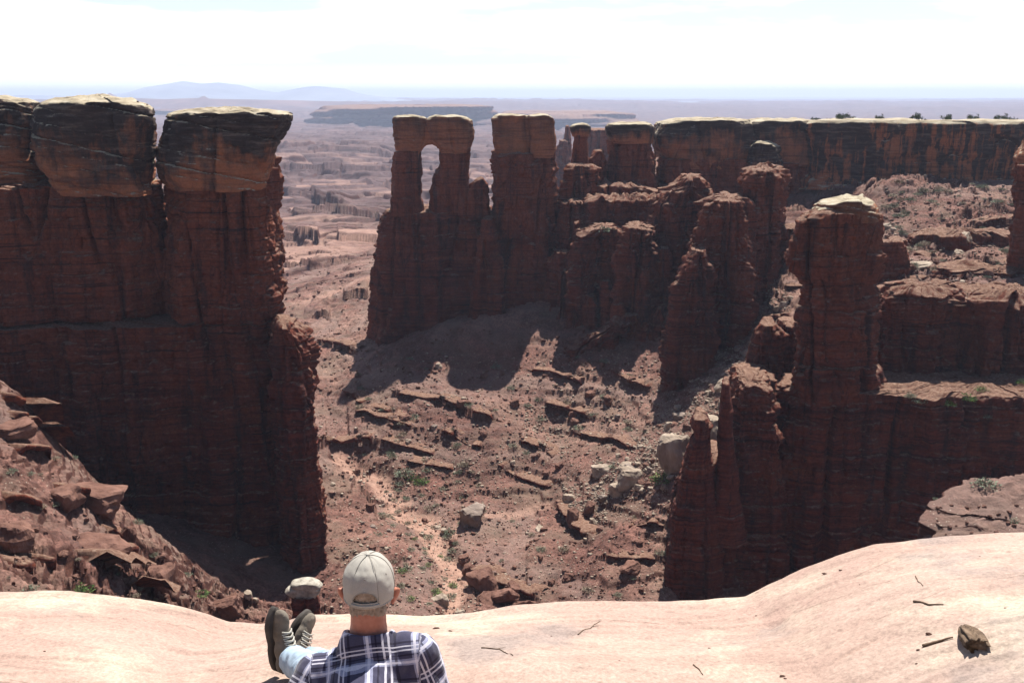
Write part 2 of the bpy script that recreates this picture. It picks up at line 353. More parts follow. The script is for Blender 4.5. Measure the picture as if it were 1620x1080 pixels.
def loft(name, rows, Y, depth, style='wall', parent=None, mat=None, a=1., ds=None, p=.55, yc=0., topn=.6, tilt=0., dome=.5, jitter=.10, zscale=None, seed=0, kring=None, shear=None):
    """rows: (photo row, left px, right px[, depth factor]) read at distance Y; depth: half depth in metres; yc shifts the body back"""
    rows = sorted(rows, key=lambda r: -r[0])
    z = np.array([zof(r[0], Y) for r in rows]); xl = np.array([xof(r[1], r[0], Y) for r in rows]); xr = np.array([xof(r[2], r[0], Y) for r in rows])
    df = np.array([r[3] if len(r) > 3 else 1. for r in rows]); yo = np.array([r[4] if len(r) > 4 else 0. for r in rows])
    ds = ds or Y * .00105
    nz = max(6, int((z[-1] - z[0]) / (ds * .8))); Z = np.linspace(z[0], z[-1], nz)
    XL, XR, DF, YO = (np.interp(Z, z, q) for q in (xl, xr, df, yo))
    cx, hw = (XL + XR) / 2, (XR - XL) / 2; hd = depth * DF
    t = np.linspace(0, 2 * np.pi, 4000); mw = hw.max()
    u = np.sign(np.cos(t)) * np.abs(np.cos(t)) ** p; v = np.sign(np.sin(t)) * np.abs(np.sin(t)) ** p
    # front (v<0) sampled finely, back coarsely
    w = np.hypot(np.diff(u) * mw, np.diff(v) * depth) * np.where((v[1:] + v[:-1]) / 2 > .25, .35, 1.)
    s = np.concatenate([[0], np.cumsum(w)]); n = max(24, int(s[-1] / ds)); q = np.linspace(0, s[-1], n, endpoint=False)
    u = np.interp(q, s, u); v = np.interp(q, s, v)
    un = np.sign(u) * np.abs(u) ** (2 / p - 1); vn_ = np.sign(v) * np.abs(v) ** (2 / p - 1)
    j = 1 + jitter * vn(u * 1.7 + seed * 3.1, v * 1.7 + seed, 0) ; j = j[None, :] + jitter * .6 * vn(u * 2.3 + seed, v * 2.3 + 9, (Z / 14)[:, None])
    if shear is None:                            # the body runs back along its own bearing from the rim
        k = len(rows) // 2; e0, e1 = xof(rows[k][1], rows[k][0], Y), xof(rows[k][2], rows[k][0], Y)
        shear = (e1 if e1 < 0 else (e0 if e0 > 0 else 0)) / Y
    Yv = Y + yc + YO[:, None] + hd[:, None] * (v * j); X = cx[:, None] + hw[:, None] * u * (1 + (j - 1) * .35) + shear * (Yv - Y)
    nx = un / np.maximum(hw[:, None], .3); ny = vn_ / np.maximum(hd[:, None], .3); L = np.hypot(nx, ny) + 1e-6; nx = nx / L; ny = ny / L
    ZZ = np.broadcast_to(Z[:, None], X.shape)
    d = disp(X, Yv, ZZ, style, a) * np.clip(np.minimum(hw, hd)[:, None] / 3.0, .25, 1.)
    X = X + nx * d; Yv = Yv + ny * d
    ZZ = ZZ + .35 * a * vn(X / 2.2, Yv / 2.2, ZZ / 3) + tilt * (Yv - Y - yc) * np.clip((Z - z[0]) / (z[-1] - z[0]), 0, 1)[:, None]
    K = kring or max(4, int(min(hw[-1], hd[-1]) / (ds * 1.6)))
    rings_x, rings_y, rings_z = [X], [Yv], [ZZ]
    c0x, c0y = X[-1].mean(), Yv[-1].mean(); base = ZZ[-1].copy(); zc = base.mean()
    for k in range(1, K + 1):
        f = 1 - k / (K + .0) * .995
        x = c0x + (X[-1] - c0x) * f; y = c0y + (Yv[-1] - c0y) * f
        e = (1 - f)
        zz = base * f ** .5 + zc * (1 - f ** .5) if tilt == 0 else (base - zc) * f + zc
        zz = zz + dome * (1 - f * f) + topn * (.8 * fbm(x / 4.5, y / 4.5, seed, 4) + .55 * np.round(2.5 * vn(x / 3.2 + seed, y / 2.6, 4)) / 2.5 + .25 * vn(x / 1.1, y / 1.1, 2)) * min(1, e * 6)
        rings_x.append(x[None]); rings_y.append(y[None]); rings_z.append(zz[None])
    X = np.vstack(rings_x); Yv = np.vstack(rings_y); ZZ = np.vstack(rings_z)
    V = np.stack([X, Yv, ZZ], -1).reshape(-1, 3)
    nr, nc = X.shape
    Fq = grid_faces(nr, nc, True)
    V = np.vstack([V, [[c0x, c0y, ZZ[-1].mean()]]]); last = (nr - 1) * nc
    tr = np.stack([last + np.arange(nc), last + (np.arange(nc) + 1) % nc, np.full(nc, nr * nc)], -1)
    h = np.clip((V[:, 2] - z[0]) / (z[-1] - z[0]), 0, 1)
    me = npmesh(name, V, Fq, {'h': h}, tr)
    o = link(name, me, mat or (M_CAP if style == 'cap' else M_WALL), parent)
    return o
def tower(name, label, cat, Y, px, shafts, caps=(), group=None, **kw):
    """one formation: an Empty at its foot > shaft (rock wall) and caprock pieces"""
    pyb = max(r[0] for s in shafts for r in s['rows'])
    root = empty(name, PW(px, pyb, Y), label, cat, group)
    for i, s in enumerate(shafts):
        s = dict(s); nm = s.pop('name', 'shaft'); y = s.pop('Y', Y); loft(nm, s.pop('rows'), y, s.pop('depth'), parent=root, seed=i + px * .01, **s)
    for i, s in enumerate(caps):
        s = dict(s); y = s.pop('Y', Y); loft('caprock', s.pop('rows'), y, s.pop('depth'), 'cap', parent=root, seed=i + 5 + px * .01, **s)
    return root

# ------------------------------------------------------------------ the terrain: one sheet in polar rows round the viewpoint, out to the horizon
def ctl(lst): return [(xof(px, py, z / ratio(py)), z / ratio(py), z) for px, py, z in lst]
def ctY(lst): return [PW(px, py, Y) for px, py, Y in lst]
common = ctl([(760, 1040, -104), (720, 960, -103), (700, 900, -102), (690, 830, -100), (650, 770, -98), (560, 735, -96.5),
              (600, 860, -98), (560, 940, -99), (530, 800, -97.5), (820, 780, -98), (820, 900, -101), (880, 690, -93), (780, 645, -86), (640, 645, -86.5),
              (520, 655, -90.5), (520, 600, -87), (500, 530, -91), (480, 450, -97), (540, 400, -99), (480, 350, -103), (560, 300, -108), (480, 240, -114), (560, 210, -116), (300, 300, -108), (100, 300, -108),
              (1000, 700, -87), (1000, 800, -93), (940, 860, -98), (1000, 900, -98), (1040, 960, -101), (900, 960, -103)]) + ctY([(740, 605, 303), (630, 592, 305), (870, 600, 296)])
common += ctY([(590, 556, 330), (680, 528, 330), (760, 505, 330), (870, 500, 328), (950, 542, 308), (1010, 575, 296), (1060, 608, 280), (1130, 590, 272), (1180, 570, 276), (1100, 650, 256), (1230, 465, 300), (1255, 385, 325), (1260, 330, 347), (1090, 700, 238), (1120, 740, 224),
               (450, 700, 262), (300, 700, 262), (100, 600, 300)])
# near side of the canyon and the talus spur on the left
common += [(-200, 420, -98), (-330, 300, -90), (300, 1500, -100), (-600, 1500, -100), (1500, 2500, -60), (-30, 100, -84), (20, 100, -86), (10, 60, -70), (-30, 60, -66), (0, 150, -99), (20, 170, -102), (40, 140, -98)]
common += ctY([(0, 615, 168), (-120, 560, 172), (60, 690, 165), (130, 765, 163), (200, 835, 160), (270, 885, 160), (330, 945, 162), (430, 985, 168),
               (0, 720, 146), (0, 820, 126), (0, 920, 108), (100, 830, 140), (120, 930, 118), (220, 940, 134), (-150, 800, 120), (-150, 950, 95),
               (-300, 620, 150), (330, 1030, 140), (200, 1040, 110), (0, 1040, 84)])
common += [(-110, 192, -70), (-85, 190, -76), (-65, 188, -86), (-50, 186, -97), (-25, 184, -100), (-140, 195, -62)]
upper = ctY([(1420, 350, 312), (1420, 430, 262), (1410, 475, 234), (1600, 350, 312), (1600, 405, 280), (1600, 470, 236), (1760, 350, 310), (1760, 470, 236), (1950, 470, 240), (1950, 330, 310),
             (1500, 300, 345), (1620, 300, 352), (1330, 350, 325), (1330, 450, 270), (1500, 400, 285), (1340, 330, 350), (1400, 285, 350), (1800, 300, 340), (1120, 300, 392), (1000, 290, 398), (1180, 330, 372), (1450, 440, 255)])
upper += [(120, 400, -25), (60, 440, -24), (200, 420, -25)]
lower = [(60, 225, -104), (40, 200, -104), (80, 240, -104), (140, 225, -100), (200, 230, -98), (120, 180, -102), (70, 160, -102), (90, 120, -62), (50, 110, -74), (110, 150, -90), (60, 90, -58), (150, 120, -50)]
def rbf(ct, c=6.):
    ct = np.array(ct, float); P2 = ct[:, :2]; n = len(ct)
    K = np.sqrt(((P2[:, None] - P2[None]) ** 2).sum(-1) + c * c)
    A = np.zeros((n + 1, n + 1)); A[:n, :n] = K; A[:n, n] = 1; A[n, :n] = 1
    b = np.zeros(n + 1); b[:n] = ct[:, 2]
    s = np.linalg.solve(A + np.diag([1e-6] * n + [0]), b)
    def f(x, y):
        out = np.full(x.shape, s[n], np.float32)
        for i in range(n): out += np.float32(s[i]) * np.sqrt((x - P2[i, 0]) ** 2 + (y - P2[i, 1]) ** 2 + np.float32(c * c))
        return out
    return f
fU, fL = rbf(common + upper), rbf(common + lower)
NA = 1500; az = np.linspace(R(-37), R(37), NA).astype(np.float32)
rr = np.concatenate([np.geomspace(38, 150, 400)[:-1], np.geomspace(150, 520, 680)[:-1], np.geomspace(520, 2600, 900)[:-1], np.geomspace(2600, 5500, 260)[:-1], np.geomspace(5500, 60000, 110)]).astype(np.float32)
RR, AA = np.meshgrid(rr, az, indexing='ij')
TX, TY = RR * np.sin(AA), RR * np.cos(AA)
edge = 231 + 5 * vn(TX / 14, 3.3) + 0 * TX      # lip of the upper bench (the wall under it is a body of its own)
mU = sstep(-1.5, 1.5, TY - edge) * sstep(60, 66, TX)
mU = np.maximum(mU, sstep(236, 262, TY))
near = RR < 1200
Zb = np.zeros_like(TX)
Zb[near] = (fU(TX[near], TY[near]) * mU[near] + fL(TX[near], TY[near]) * (1 - mU[near]))
# far basin: benches around the inner canyon, broken by shallow drainages
relief = fbm(TX / 520 + 3, TY / 700, 0, 6, .55)
Zf = -112 + 27 * relief + 6 * fbm(TX / 110, TY / 110, 3, 4) - 34 * sstep(1400, 4800, RR)
drn = np.exp(-(vn(TX / 420 + 9, TY / 600, 1) / .08) ** 2); Zf -= 14 * drn
Zf = Zf + sstep(6000, 11000, RR) * (64 + 25 * fbm(TX / 3000, TY / 3000, 5, 3)) - .5 * sstep(3600, 60000, RR) * 60
wf = sstep(430, 1050, RR); Z0 = Zb * (1 - wf) + Zf * wf
# noise and ledges
inner = 1 - sstep(500, 1100, RR)
Z0 = Z0 + inner * (2.4 * fbm(TX / 30, TY / 30, 0, 5) + .55 * fbm(TX / 8, TY / 8, 4, 3))
def terrace(z, h, sharp, mask, wob):
    q = (z + wob) / h; f = q - np.floor(q)
    g_ = np.where(f < sharp, f / sharp * (1 - (1 - sharp) * 1.0) * .45, 0)
    lo = .30 * f / sharp; hi = .30 + .70 * (f - sharp) / (1 - sharp)
    t = np.where(f < sharp, lo, hi); return (np.floor(q) + t) * h - wob
wob = 3.0 * fbm(TX / 26 + 5, TY / 26, 2, 4)
m1 = sstep(.0, .25, fbm(TX / 17 + 40, TY / 17, 6, 4)) * inner
Z1 = terrace(Z0, 2.7, .88, None, wob); Z0 = Z0 * (1 - .55 * m1) + Z1 * .55 * m1
spur = (TX < -28) & (TY < 196)
m2 = sstep(-.3, .3, fbm(TX / 16 + 80, TY / 16, 6, 3)) * inner
Z2 = terrace(Z0, 1.5, .72, None, 1.2 * fbm(TX / 12, TY / 12, 9, 3)); k2 = m2 * np.where(spur | (TX > 55), .9, .35); Z0 = Z0 * (1 - k2) + Z2 * k2
ms = sstep(-25, -40, TX) * sstep(198, 188, TY) * inner
Z0 = Z0 + ms * (1.5 * fbm(TX / 11 + 7, TY / 11, 1, 4))
SUB = RR[:, 0] < 1150; x_, y_ = TX[SUB], TY[SUB]; k_ = ms[SUB]
bl = np.maximum(k_, .9 * sstep(55, 75, x_) * sstep(225, 235, y_))
pat = sstep(-.1, .25, fbm(x_ / 24 + 11, y_ / 24, 40, 3)); pat2 = sstep(.0, .3, fbm(x_ / 18 + 31, y_ / 18, 42, 3))
Bz = bl * (1.5 * blocks(x_, y_, 8.5, .6, .4, 3, .18) + .7 * blocks(x_, y_, 3.2, .6, .9, 9, .2) + .3 * blocks(x_, y_, 1.4, .7, .2, 27, .25)) * (.25 + .75 * pat)
Bz += (1 - bl) * pat * (.15 * blocks(x_, y_, 6.5, .35, -.35, 15, .3)) + .10 * pat2 * blocks(x_, y_, 1.9, .7, .2, 21, .3) * (1 - .3 * bl)
Z0[SUB] += Bz * inner[SUB]
mf = sstep(400, 900, RR) * (1 - sstep(5000, 8000, RR))
Z3 = terrace(Z0, 8.5, .955, None, 3 * fbm(TX / 200, TY / 200, 12, 4)); Z0 = Z0 * (1 - .92 * mf) + Z3 * .92 * mf
Z4 = terrace(Z0, 3.0, .93, None, 1.5 * fbm(TX / 60, TY / 60, 14, 4)); k4 = mf * .7 * sstep(-.2, .2, fbm(TX / 150, TY / 100, 30, 3)); Z0 = Z0 * (1 - k4) + Z4 * k4
FB = (RR[:, 0] > 400) & (RR[:, 0] < 4200); xf, yf = TX[FB], TY[FB]; mk = (sstep(430, 620, RR[FB]) * (1 - sstep(3300, 4100, RR[FB])))
Z0[FB] += mk * (7.0 * blocks(xf, yf, 210., .5, .1, 30, .07) * sstep(700, 1300, RR[FB]) + 2.4 * blocks(xf, yf, 64., .45, -.15, 33, .12))
Z0 = Z0 + (.28 * fbm(TX / 2.2, TY / 2.2, 1, 3) + .16 * np.abs(vn(TX / .9, TY / .9, 5))) * inner + mf * 1.0 * fbm(TX / 14, TY / 14, 8, 3)
# ledges of harder beds that crop out across the slopes: (height, photo points along the lip)
TZ = Z0.astype(np.float32); lrr = np.log(rr)
def ground_pt(px, py):
    x = (px - 810) / F / ycomp(py); a_ = math.atan2(x, 1.); j = int(round(np.interp(a_, az, np.arange(NA)))); k = ratio(py) * math.cos(a_)
    hit = np.nonzero(TZ[:, j] >= rr * k)[0]; r = float(rr[hit[0]]); return (r * math.sin(a_), r * math.cos(a_))
LEDGES = [(1.6, (545, 625), (575, 640), (610, 648), (650, 666)), (2.2, (628, 628), (680, 632), (730, 650), (760, 663), (805, 668)), (1.5, (560, 655), (600, 668), (655, 680)),
 (2.2, (820, 583), (860, 588), (900, 602), (922, 610)), (3.2, (498, 706), (540, 700), (592, 708)), (1.8, (700, 690), (740, 704), (765, 712)), (2.2, (786, 732), (830, 762), (872, 772)), (1.6, (960, 590), (1000, 606), (1030, 616)),
 (1.4, (640, 728), (690, 738), (720, 745)), (1.6, (990, 832), (1052, 840)), (1.5, (905, 690), (950, 700), (1000, 712)), (1.6, (600, 700), (650, 712), (690, 722)), (1.8, (570, 770), (590, 800), (600, 830)), (1.4, (820, 700), (860, 712), (880, 722)),
 (2.0, (880, 800), (900, 830), (930, 850)), (1.8, (740, 905), (790, 925), (850, 950)), (1.3, (950, 880), (1000, 888), (1040, 892)), (1.5, (860, 640), (900, 655), (930, 662)),
 (5.0, (440, 376), (500, 371), (560, 380), (615, 386)), (3.5, (440, 414), (490, 420), (570, 411)), (3.0, (445, 470), (520, 476), (585, 470)), (7.0, (445, 338), (520, 332), (600, 346)), (9.0, (450, 300), (500, 318), (545, 322)),
 (9.0, (450, 268), (530, 276), (612, 268)), (11.0, (445, 243), (530, 238), (620, 246)), (8.0, (540, 296), (580, 290), (620, 300)), (8.0, (670, 262), (690, 266), (706, 262)), (6.0, (668, 300), (686, 304)), (10.0, (742, 250), (785, 244)), (2.5, (500, 500), (560, 508), (590, 500)), (2.5, (500, 545), (530, 552), (560, 560))]
for L_ in LEDGES:
    hgt = L_[0]; P_ = np.array([ground_pt(*q) for q in L_[1:]], np.float32); L0 = float(np.hypot(*(P_[-1] - P_[0])))
    rmid = float(np.hypot(P_[:, 0], P_[:, 1]).mean()); i0, i1 = np.searchsorted(rr, (np.hypot(P_[:, 0], P_[:, 1]).min() * .93, np.hypot(P_[:, 0], P_[:, 1]).max() * 1.25)); a_s = np.arctan2(P_[:, 0], P_[:, 1]); j0, j1 = np.searchsorted(az, (a_s.min() - .02, a_s.max() + .02))
    x, y = TX[i0:i1, j0:j1], TY[i0:i1, j0:j1]; o_ = np.argsort(a_s); am = AA[i0:i1, j0:j1]
    rl_ = np.interp(am, a_s[o_], np.hypot(P_[:, 0], P_[:, 1])[o_]) + (.9 + .006 * max(rmid - 330, 0)) * 1.2 * fbm(am * rmid / (7 + .02 * max(rmid - 330, 0)), rmid, 0, 3, .45); dd = RR[i0:i1, j0:j1] - rl_
    endk = sstep(a_s.min() - .008, a_s.min() + .006, am) * sstep(a_s.max() + .008, a_s.max() - .006, am)
    hv_ = hgt * (.72 if rmid < 400 else .9) * (.15 + .95 * sstep(-.35, -.1, vn(am * rmid / (6 + .02 * max(rmid - 330, 0)), rmid, 3))) * endk
    Z0[i0:i1, j0:j1] += hv_ * (dd > 0) * np.exp(-np.maximum(dd, 0) / (rmid * .045)) - .25 * hv_ * (dd <= 0) * np.exp(dd / (rmid * .008))
# the dry wash
wpts = np.array([c[:2] for c in ctl([(800, 1060, -104), (720, 960, -103), (700, 900, -102), (690, 850, -100), (640, 780, -98), (600, 745, -97), (540, 725, -96)])] )
wb = np.array([c[:2] for c in ctl([(690, 850, -100), (760, 800, -98.5), (860, 790, -98)])])
def dline(pts, x, y):
    d = np.full(x.shape, 1e9, np.float32)
    for a_, b_ in zip(pts[:-1], pts[1:]):
        ab = b_ - a_; t = np.clip(((x - a_[0]) * ab[0] + (y - a_[1]) * ab[1]) / (ab @ ab), 0, 1)
        d = np.minimum(d, np.hypot(x - a_[0] - t * ab[0], y - a_[1] - t * ab[1]))
    return d
WX = TX + 4 * vn(TX / 9, TY / 9, 77)
dw = dline(wpts, WX, TY); dw2 = dline(wb, WX, TY)
wash = np.maximum(sstep(4.2, 1.4, dw), .6 * sstep(3.2, .8, dw2))
Z0 = Z0 - 1.6 * sstep(7, 1.0, dw) * inner - .7 * sstep(5, 1, dw2) * inner
wash = np.maximum(wash, .5 * sstep(.25, .6, fbm(TX / 140, TY / 60, 50, 4)) * sstep(380, 480, RR) * (1 - sstep(1500, 3000, RR)))
TZ = Z0.astype(np.float32)
me = npmesh('terrain', np.stack([TX, TY, TZ], -1).reshape(-1, 3), grid_faces(len(rr), NA, flip=False), {'wash': wash})
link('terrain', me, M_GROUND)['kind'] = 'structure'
lrr = np.log(rr)
def ground(x, y):
    r = np.hypot(x, y); a_ = math.atan2(x, y)
    i = np.interp(math.log(max(r, rr[0])), lrr, np.arange(len(rr))); j = np.interp(a_, az, np.arange(NA))
    i0, j0 = min(int(i), len(rr) - 2), min(int(j), NA - 2); fi, fj = i - i0, j - j0
    return float((TZ[i0, j0] * (1 - fi) + TZ[i0 + 1, j0] * fi) * (1 - fj) + (TZ[i0, j0 + 1] * (1 - fi) + TZ[i0 + 1, j0 + 1] * fi) * fj)
def onground(px, py):
    """where the sight line of a photo pixel first meets the terrain"""
    x = (px - 810) / F / ycomp(py); a_ = math.atan2(x, 1.); j = int(round(np.interp(a_, az, np.arange(NA))))
    k = ratio(py) * math.cos(a_); hit = np.nonzero(TZ[:, j] >= rr * k)[0]
    if len(hit) == 0: return None
    r = float(rr[hit[0]]); return (r * math.sin(a_), r * math.cos(a_), float(TZ[hit[0], j]))
# ------------------------------------------------------------------ left: great tower and its wall
def S(rows, depth, **k): return dict(rows=rows, depth=depth, **k)
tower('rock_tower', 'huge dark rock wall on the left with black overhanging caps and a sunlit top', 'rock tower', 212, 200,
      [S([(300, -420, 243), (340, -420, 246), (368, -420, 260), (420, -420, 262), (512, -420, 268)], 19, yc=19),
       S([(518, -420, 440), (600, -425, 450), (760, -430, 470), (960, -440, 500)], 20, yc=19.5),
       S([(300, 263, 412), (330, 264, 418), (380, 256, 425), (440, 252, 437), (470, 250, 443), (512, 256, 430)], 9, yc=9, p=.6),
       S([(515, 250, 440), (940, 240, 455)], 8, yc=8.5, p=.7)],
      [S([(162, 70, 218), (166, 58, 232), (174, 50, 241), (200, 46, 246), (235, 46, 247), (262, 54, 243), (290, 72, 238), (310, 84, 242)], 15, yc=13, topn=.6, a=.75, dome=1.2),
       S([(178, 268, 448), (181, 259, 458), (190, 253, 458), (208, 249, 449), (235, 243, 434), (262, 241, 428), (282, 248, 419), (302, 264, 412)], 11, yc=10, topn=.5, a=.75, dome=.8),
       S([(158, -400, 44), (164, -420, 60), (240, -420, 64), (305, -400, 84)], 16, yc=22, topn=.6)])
tower('rock_pillar', 'narrow rock pillar with a rubbly sunlit top joined to the right edge of the big left wall', 'rock pillar', 205, 480,
      [S([(516, 436, 462), (535, 430, 482), (560, 428, 490), (640, 432, 494), (760, 440, 503), (850, 448, 512), (960, 455, 520)], 6, yc=4, p=.75, topn=1.2)])
tower('rock_block', 'hazy rock shoulder just behind the right edge of the big left tower', 'rock formation', 285, 430,
      [S([(250, 395, 436), (290, 390, 438), (324, 385, 442), (420, 380, 446)], 8, yc=4)])

# ------------------------------------------------------------------ middle: the arch and the block beside it
YA = 342
r = tower('natural_arch', 'natural rock arch with a tall oval window under two flat caps', 'natural arch', YA, 680,
      [S([(334, 612, 775), (350, 606, 785), (370, 600, 790), (400, 590, 795), (440, 586, 800), (500, 581, 800), (600, 576, 800)], 14, yc=10, name='fin', p=.6, topn=.8),
       S([(240, 627, 666), (262, 625, 664), (300, 624, 665), (340, 621, 668)], 4.2, name='leg', a=.55, kring=3),
       S([(234, 697, 742), (262, 698, 741), (274, 690, 740), (300, 684, 742), (340, 682, 744)], 4.6, name='leg', a=.55, kring=3),
       S([(284, 752, 768), (292, 742, 776), (340, 738, 780)], 4.5, name='shoulder', a=.8)],
      [S([(184, 628, 668), (188, 623, 675), (212, 623, 674), (238, 627, 668)], 5.2, a=.6, topn=.4, mat=M_CAP3),
       S([(185, 680, 738), (190, 672, 746), (215, 676, 748), (232, 694, 746), (242, 700, 742)], 5.6, a=.6, topn=.4, mat=M_CAP3)])
# the curved underside that closes the window
a_rows = []
V, Fq = [], []
nA = 40
for i in range(nA + 1):
    t = math.pi * i / nA
    px = 682 - 19 * math.cos(t); py = 252 - 24 * math.sin(t)
    top = 200
    for dep in (-4.2, 4.2):
        V.append(PW(px, py, YA)[:1] + (YA + dep,) + (zof(py, YA),)); V.append(PW(px, top, YA)[:1] + (YA + dep,) + (zof(top, YA),))
for i in range(nA):
    o_ = i * 4
    Fq += [(o_, o_ + 4, o_ + 5, o_ + 1), (o_ + 2, o_ + 3, o_ + 7, o_ + 6), (o_, o_ + 2, o_ + 6, o_ + 4)]
bm = bmesh.new(); bv = [bm.verts.new(v) for v in V]
for f in Fq: bm.faces.new([bv[k] for k in f])
bmesh.ops.subdivide_edges(bm, edges=bm.edges[:], cuts=6, use_grid_fill=True)
for v in bm.verts:
    n_ = float(fbm(v.co.x / 2, v.co.z / 2, v.co.y / 2, 3)); v.co.y += n_ * .5; v.co.z += n_ * .25
bmesh.ops.recalc_face_normals(bm, faces=bm.faces[:])
me = bpy.data.meshes.new('lintel'); bm.to_mesh(me); bm.free()
at = me.attributes.new('h', 'FLOAT', 'POINT'); link('lintel', me, M_CAP3, r)

tower('rock_tower', 'square flat-topped tower standing right of the arch window', 'rock tower', YA, 830,
      [S([(242, 781, 873), (270, 783, 875), (300, 781, 876), (340, 779, 880), (420, 778, 888), (560, 770, 900)], 13, yc=6, p=.5)],
      [S([(183, 786, 834), (188, 780, 840), (215, 783, 842), (246, 785, 842)], 7, yc=1, a=.7, topn=.3, mat=M_CAP3),
       S([(183, 838, 868), (188, 832, 874), (215, 836, 879), (236, 836, 878), (248, 838, 873)], 7.6, yc=1, a=.7, topn=.3, mat=M_CAP3)])
tower('rock_pillar', 'low broken pillar between the arch and the square tower', 'rock pillar', 330, 770,
      [S([(348, 762, 780), (380, 758, 786), (560, 740, 800)], 6, yc=6, a=.8)])
tower('rock_spire', 'slim mushroom-capped spire in the gap right of the square tower', 'rock spire', 362, 918,
      [S([(214, 909, 929), (240, 906, 929), (262, 903, 931), (330, 896, 940)], 4, a=.6)],
      [S([(197, 908, 929), (201, 904, 933), (216, 908, 930)], 3.2, a=.5, topn=.2)])
tower('rock_spire', 'faint hazy double spire far behind the slim mushroom-capped spire', 'rock spire', 900, 892,
      [S([(222, 888, 898), (240, 883, 902), (275, 879, 906), (330, 872, 912)], 14, a=1.5),
       S([(200, 896, 900), (240, 893, 905), (330, 890, 915)], 9, a=1.2, yc=8)])
tower('rock_block', 'hazy blue-grey butte far behind the gap left of the pale-capped block', 'butte', 820, 945,
      [S([(205, 925, 985), (230, 918, 990), (330, 905, 1000)], 20, a=1.5, yc=10)])
tower('rock_block', 'pale-capped block at the left end of the far rim', 'rock formation', 372, 998,
      [S([(222, 962, 1034), (250, 966, 1036), (300, 958, 1040), (360, 950, 1050)], 9, yc=4, a=.8)],
      [S([(196, 962, 1028), (201, 957, 1034), (212, 958, 1034), (226, 966, 1030)], 8.5, yc=3, a=.7, topn=.4)])
tower('rock_pillar', 'dark broken stub between the slim spire and the pale-capped block', 'rock pillar', 366, 943,
      [S([(240, 940, 956), (252, 932, 958), (300, 925, 965)], 5, a=.8, yc=4)])
# stepped buttresses below the far rim, left to right
butt = [
 ('short stubby pillar right below the slim mushroom-capped spire', 346, 918, [(262, 900, 938), (268, 896, 942), (330, 890, 946), (420, 884, 950)], 7, 5, 1.),
 ('stepped pillar directly right of the square tower and its foot', 336, 905, [(322, 886, 924), (330, 884, 944), (420, 878, 945), (560, 868, 955)], 8, 7, 1.),
 ('flat-topped buttress with a sage bush on its top', 320, 950, [(362, 938, 976), (372, 914, 984), (420, 910, 986), (480, 900, 994), (590, 880, 1012)], 9, 8, .9),
 ('column with a flat rubbly top right of the bush-topped buttress', 311, 1010, [(362, 990, 1028), (374, 984, 1032), (440, 980, 1040), (520, 968, 1062), (610, 950, 1075)], 9, 9, 1.),
 ('broad ragged buttress with a peaked rubble top under the far rim', 322, 1072, [(284, 1084, 1104), (294, 1078, 1110), (306, 1048, 1118), (325, 1034, 1120), (380, 1028, 1122), (500, 1022, 1126), (620, 1010, 1130)], 14, 13, 1.5),
 ('rubble-topped ridge stub behind the columns near the pale-capped block', 350, 1000, [(296, 950, 1012), (306, 934, 1050), (340, 928, 1060), (440, 925, 1075)], 10, 10, 2.),
 ('tall dark fin with a thin sunlit edge standing in front of the other buttresses', 276, 1088, [(398, 1098, 1114), (430, 1088, 1118), (480, 1078, 1122), (540, 1064, 1132), (640, 1052, 1142)], 10, 9, 1.),
 ('wide flat-topped fin in the middle of the right buttresses', 284, 1142, [(320, 1126, 1178), (330, 1112, 1184), (400, 1104, 1190), (480, 1098, 1196), (560, 1084, 1192), (660, 1065, 1190)], 14, 15, 1.),
 ('buttress with a large domed rubble top nearest the chute', 300, 1208, [(268, 1196, 1222), (276, 1184, 1234), (292, 1175, 1244), (300, 1188, 1238), (400, 1188, 1234), (470, 1182, 1232), (560, 1160, 1210)], 12, 13, 1.3),
 ('long dark lower wall that the columns grow out of between square tower and tall fin', 303, 980, [(514, 975, 1082), (528, 945, 1092), (545, 915, 1098), (560, 890, 1102), (680, 860, 1110)], 12, 12, 1.8),
 ('ragged dark wall filling the back between the columns and the broad buttress', 334, 960, [(318, 930, 1060), (330, 925, 1070), (400, 885, 1080), (560, 875, 1090)], 12, 12, 2.),
 ('ragged wall between the bush-topped buttress and the square tower foot', 328, 900, [(400, 874, 930), (412, 868, 936), (560, 855, 940)], 8, 8, 1.4),
 ('dark shaded wall closing the back of the buttress group under the round headland', 342, 1130, [(330, 1030, 1236), (400, 1026, 1238), (560, 1020, 1238)], 13, 13, 1.6)]
for lab, Y, px, rows, dep, yc, tn in butt:
    sh_ = [S(rows, dep, yc=yc, topn=tn, dome=.1, p=.42, jitter=.22, a=1.5)]
    if lab.startswith('long dark'):              # the flutes of the wall between the columns
        for a_, t_, w_, y_ in ((892, 432, 20, 324), (912, 452, 18, 318), (934, 470, 22, 314), (958, 446, 18, 314), (976, 482, 16, 309), (1000, 500, 22, 306), (1026, 470, 18, 308), (1044, 492, 20, 304), (1066, 470, 18, 302), (1030, 420, 16, 316), (1052, 392, 18, 314)):
            sh_.append(S([(t_, a_ - w_ * .35, a_ + w_ * .35), (t_ + 12, a_ - w_ * .55, a_ + w_ * .55), (t_ + 70, a_ - w_ * .7, a_ + w_ * .75), (660, a_ - w_ * 1.2, a_ + w_ * 1.3)], 3.2, yc=3, Y=y_, name='column', topn=.8, dome=.1, p=.5, a=1.1, kring=4))
    tower('rock_buttress', lab, 'rock buttress', Y, px, sh_, group='stepped rock buttresses below the far rim')

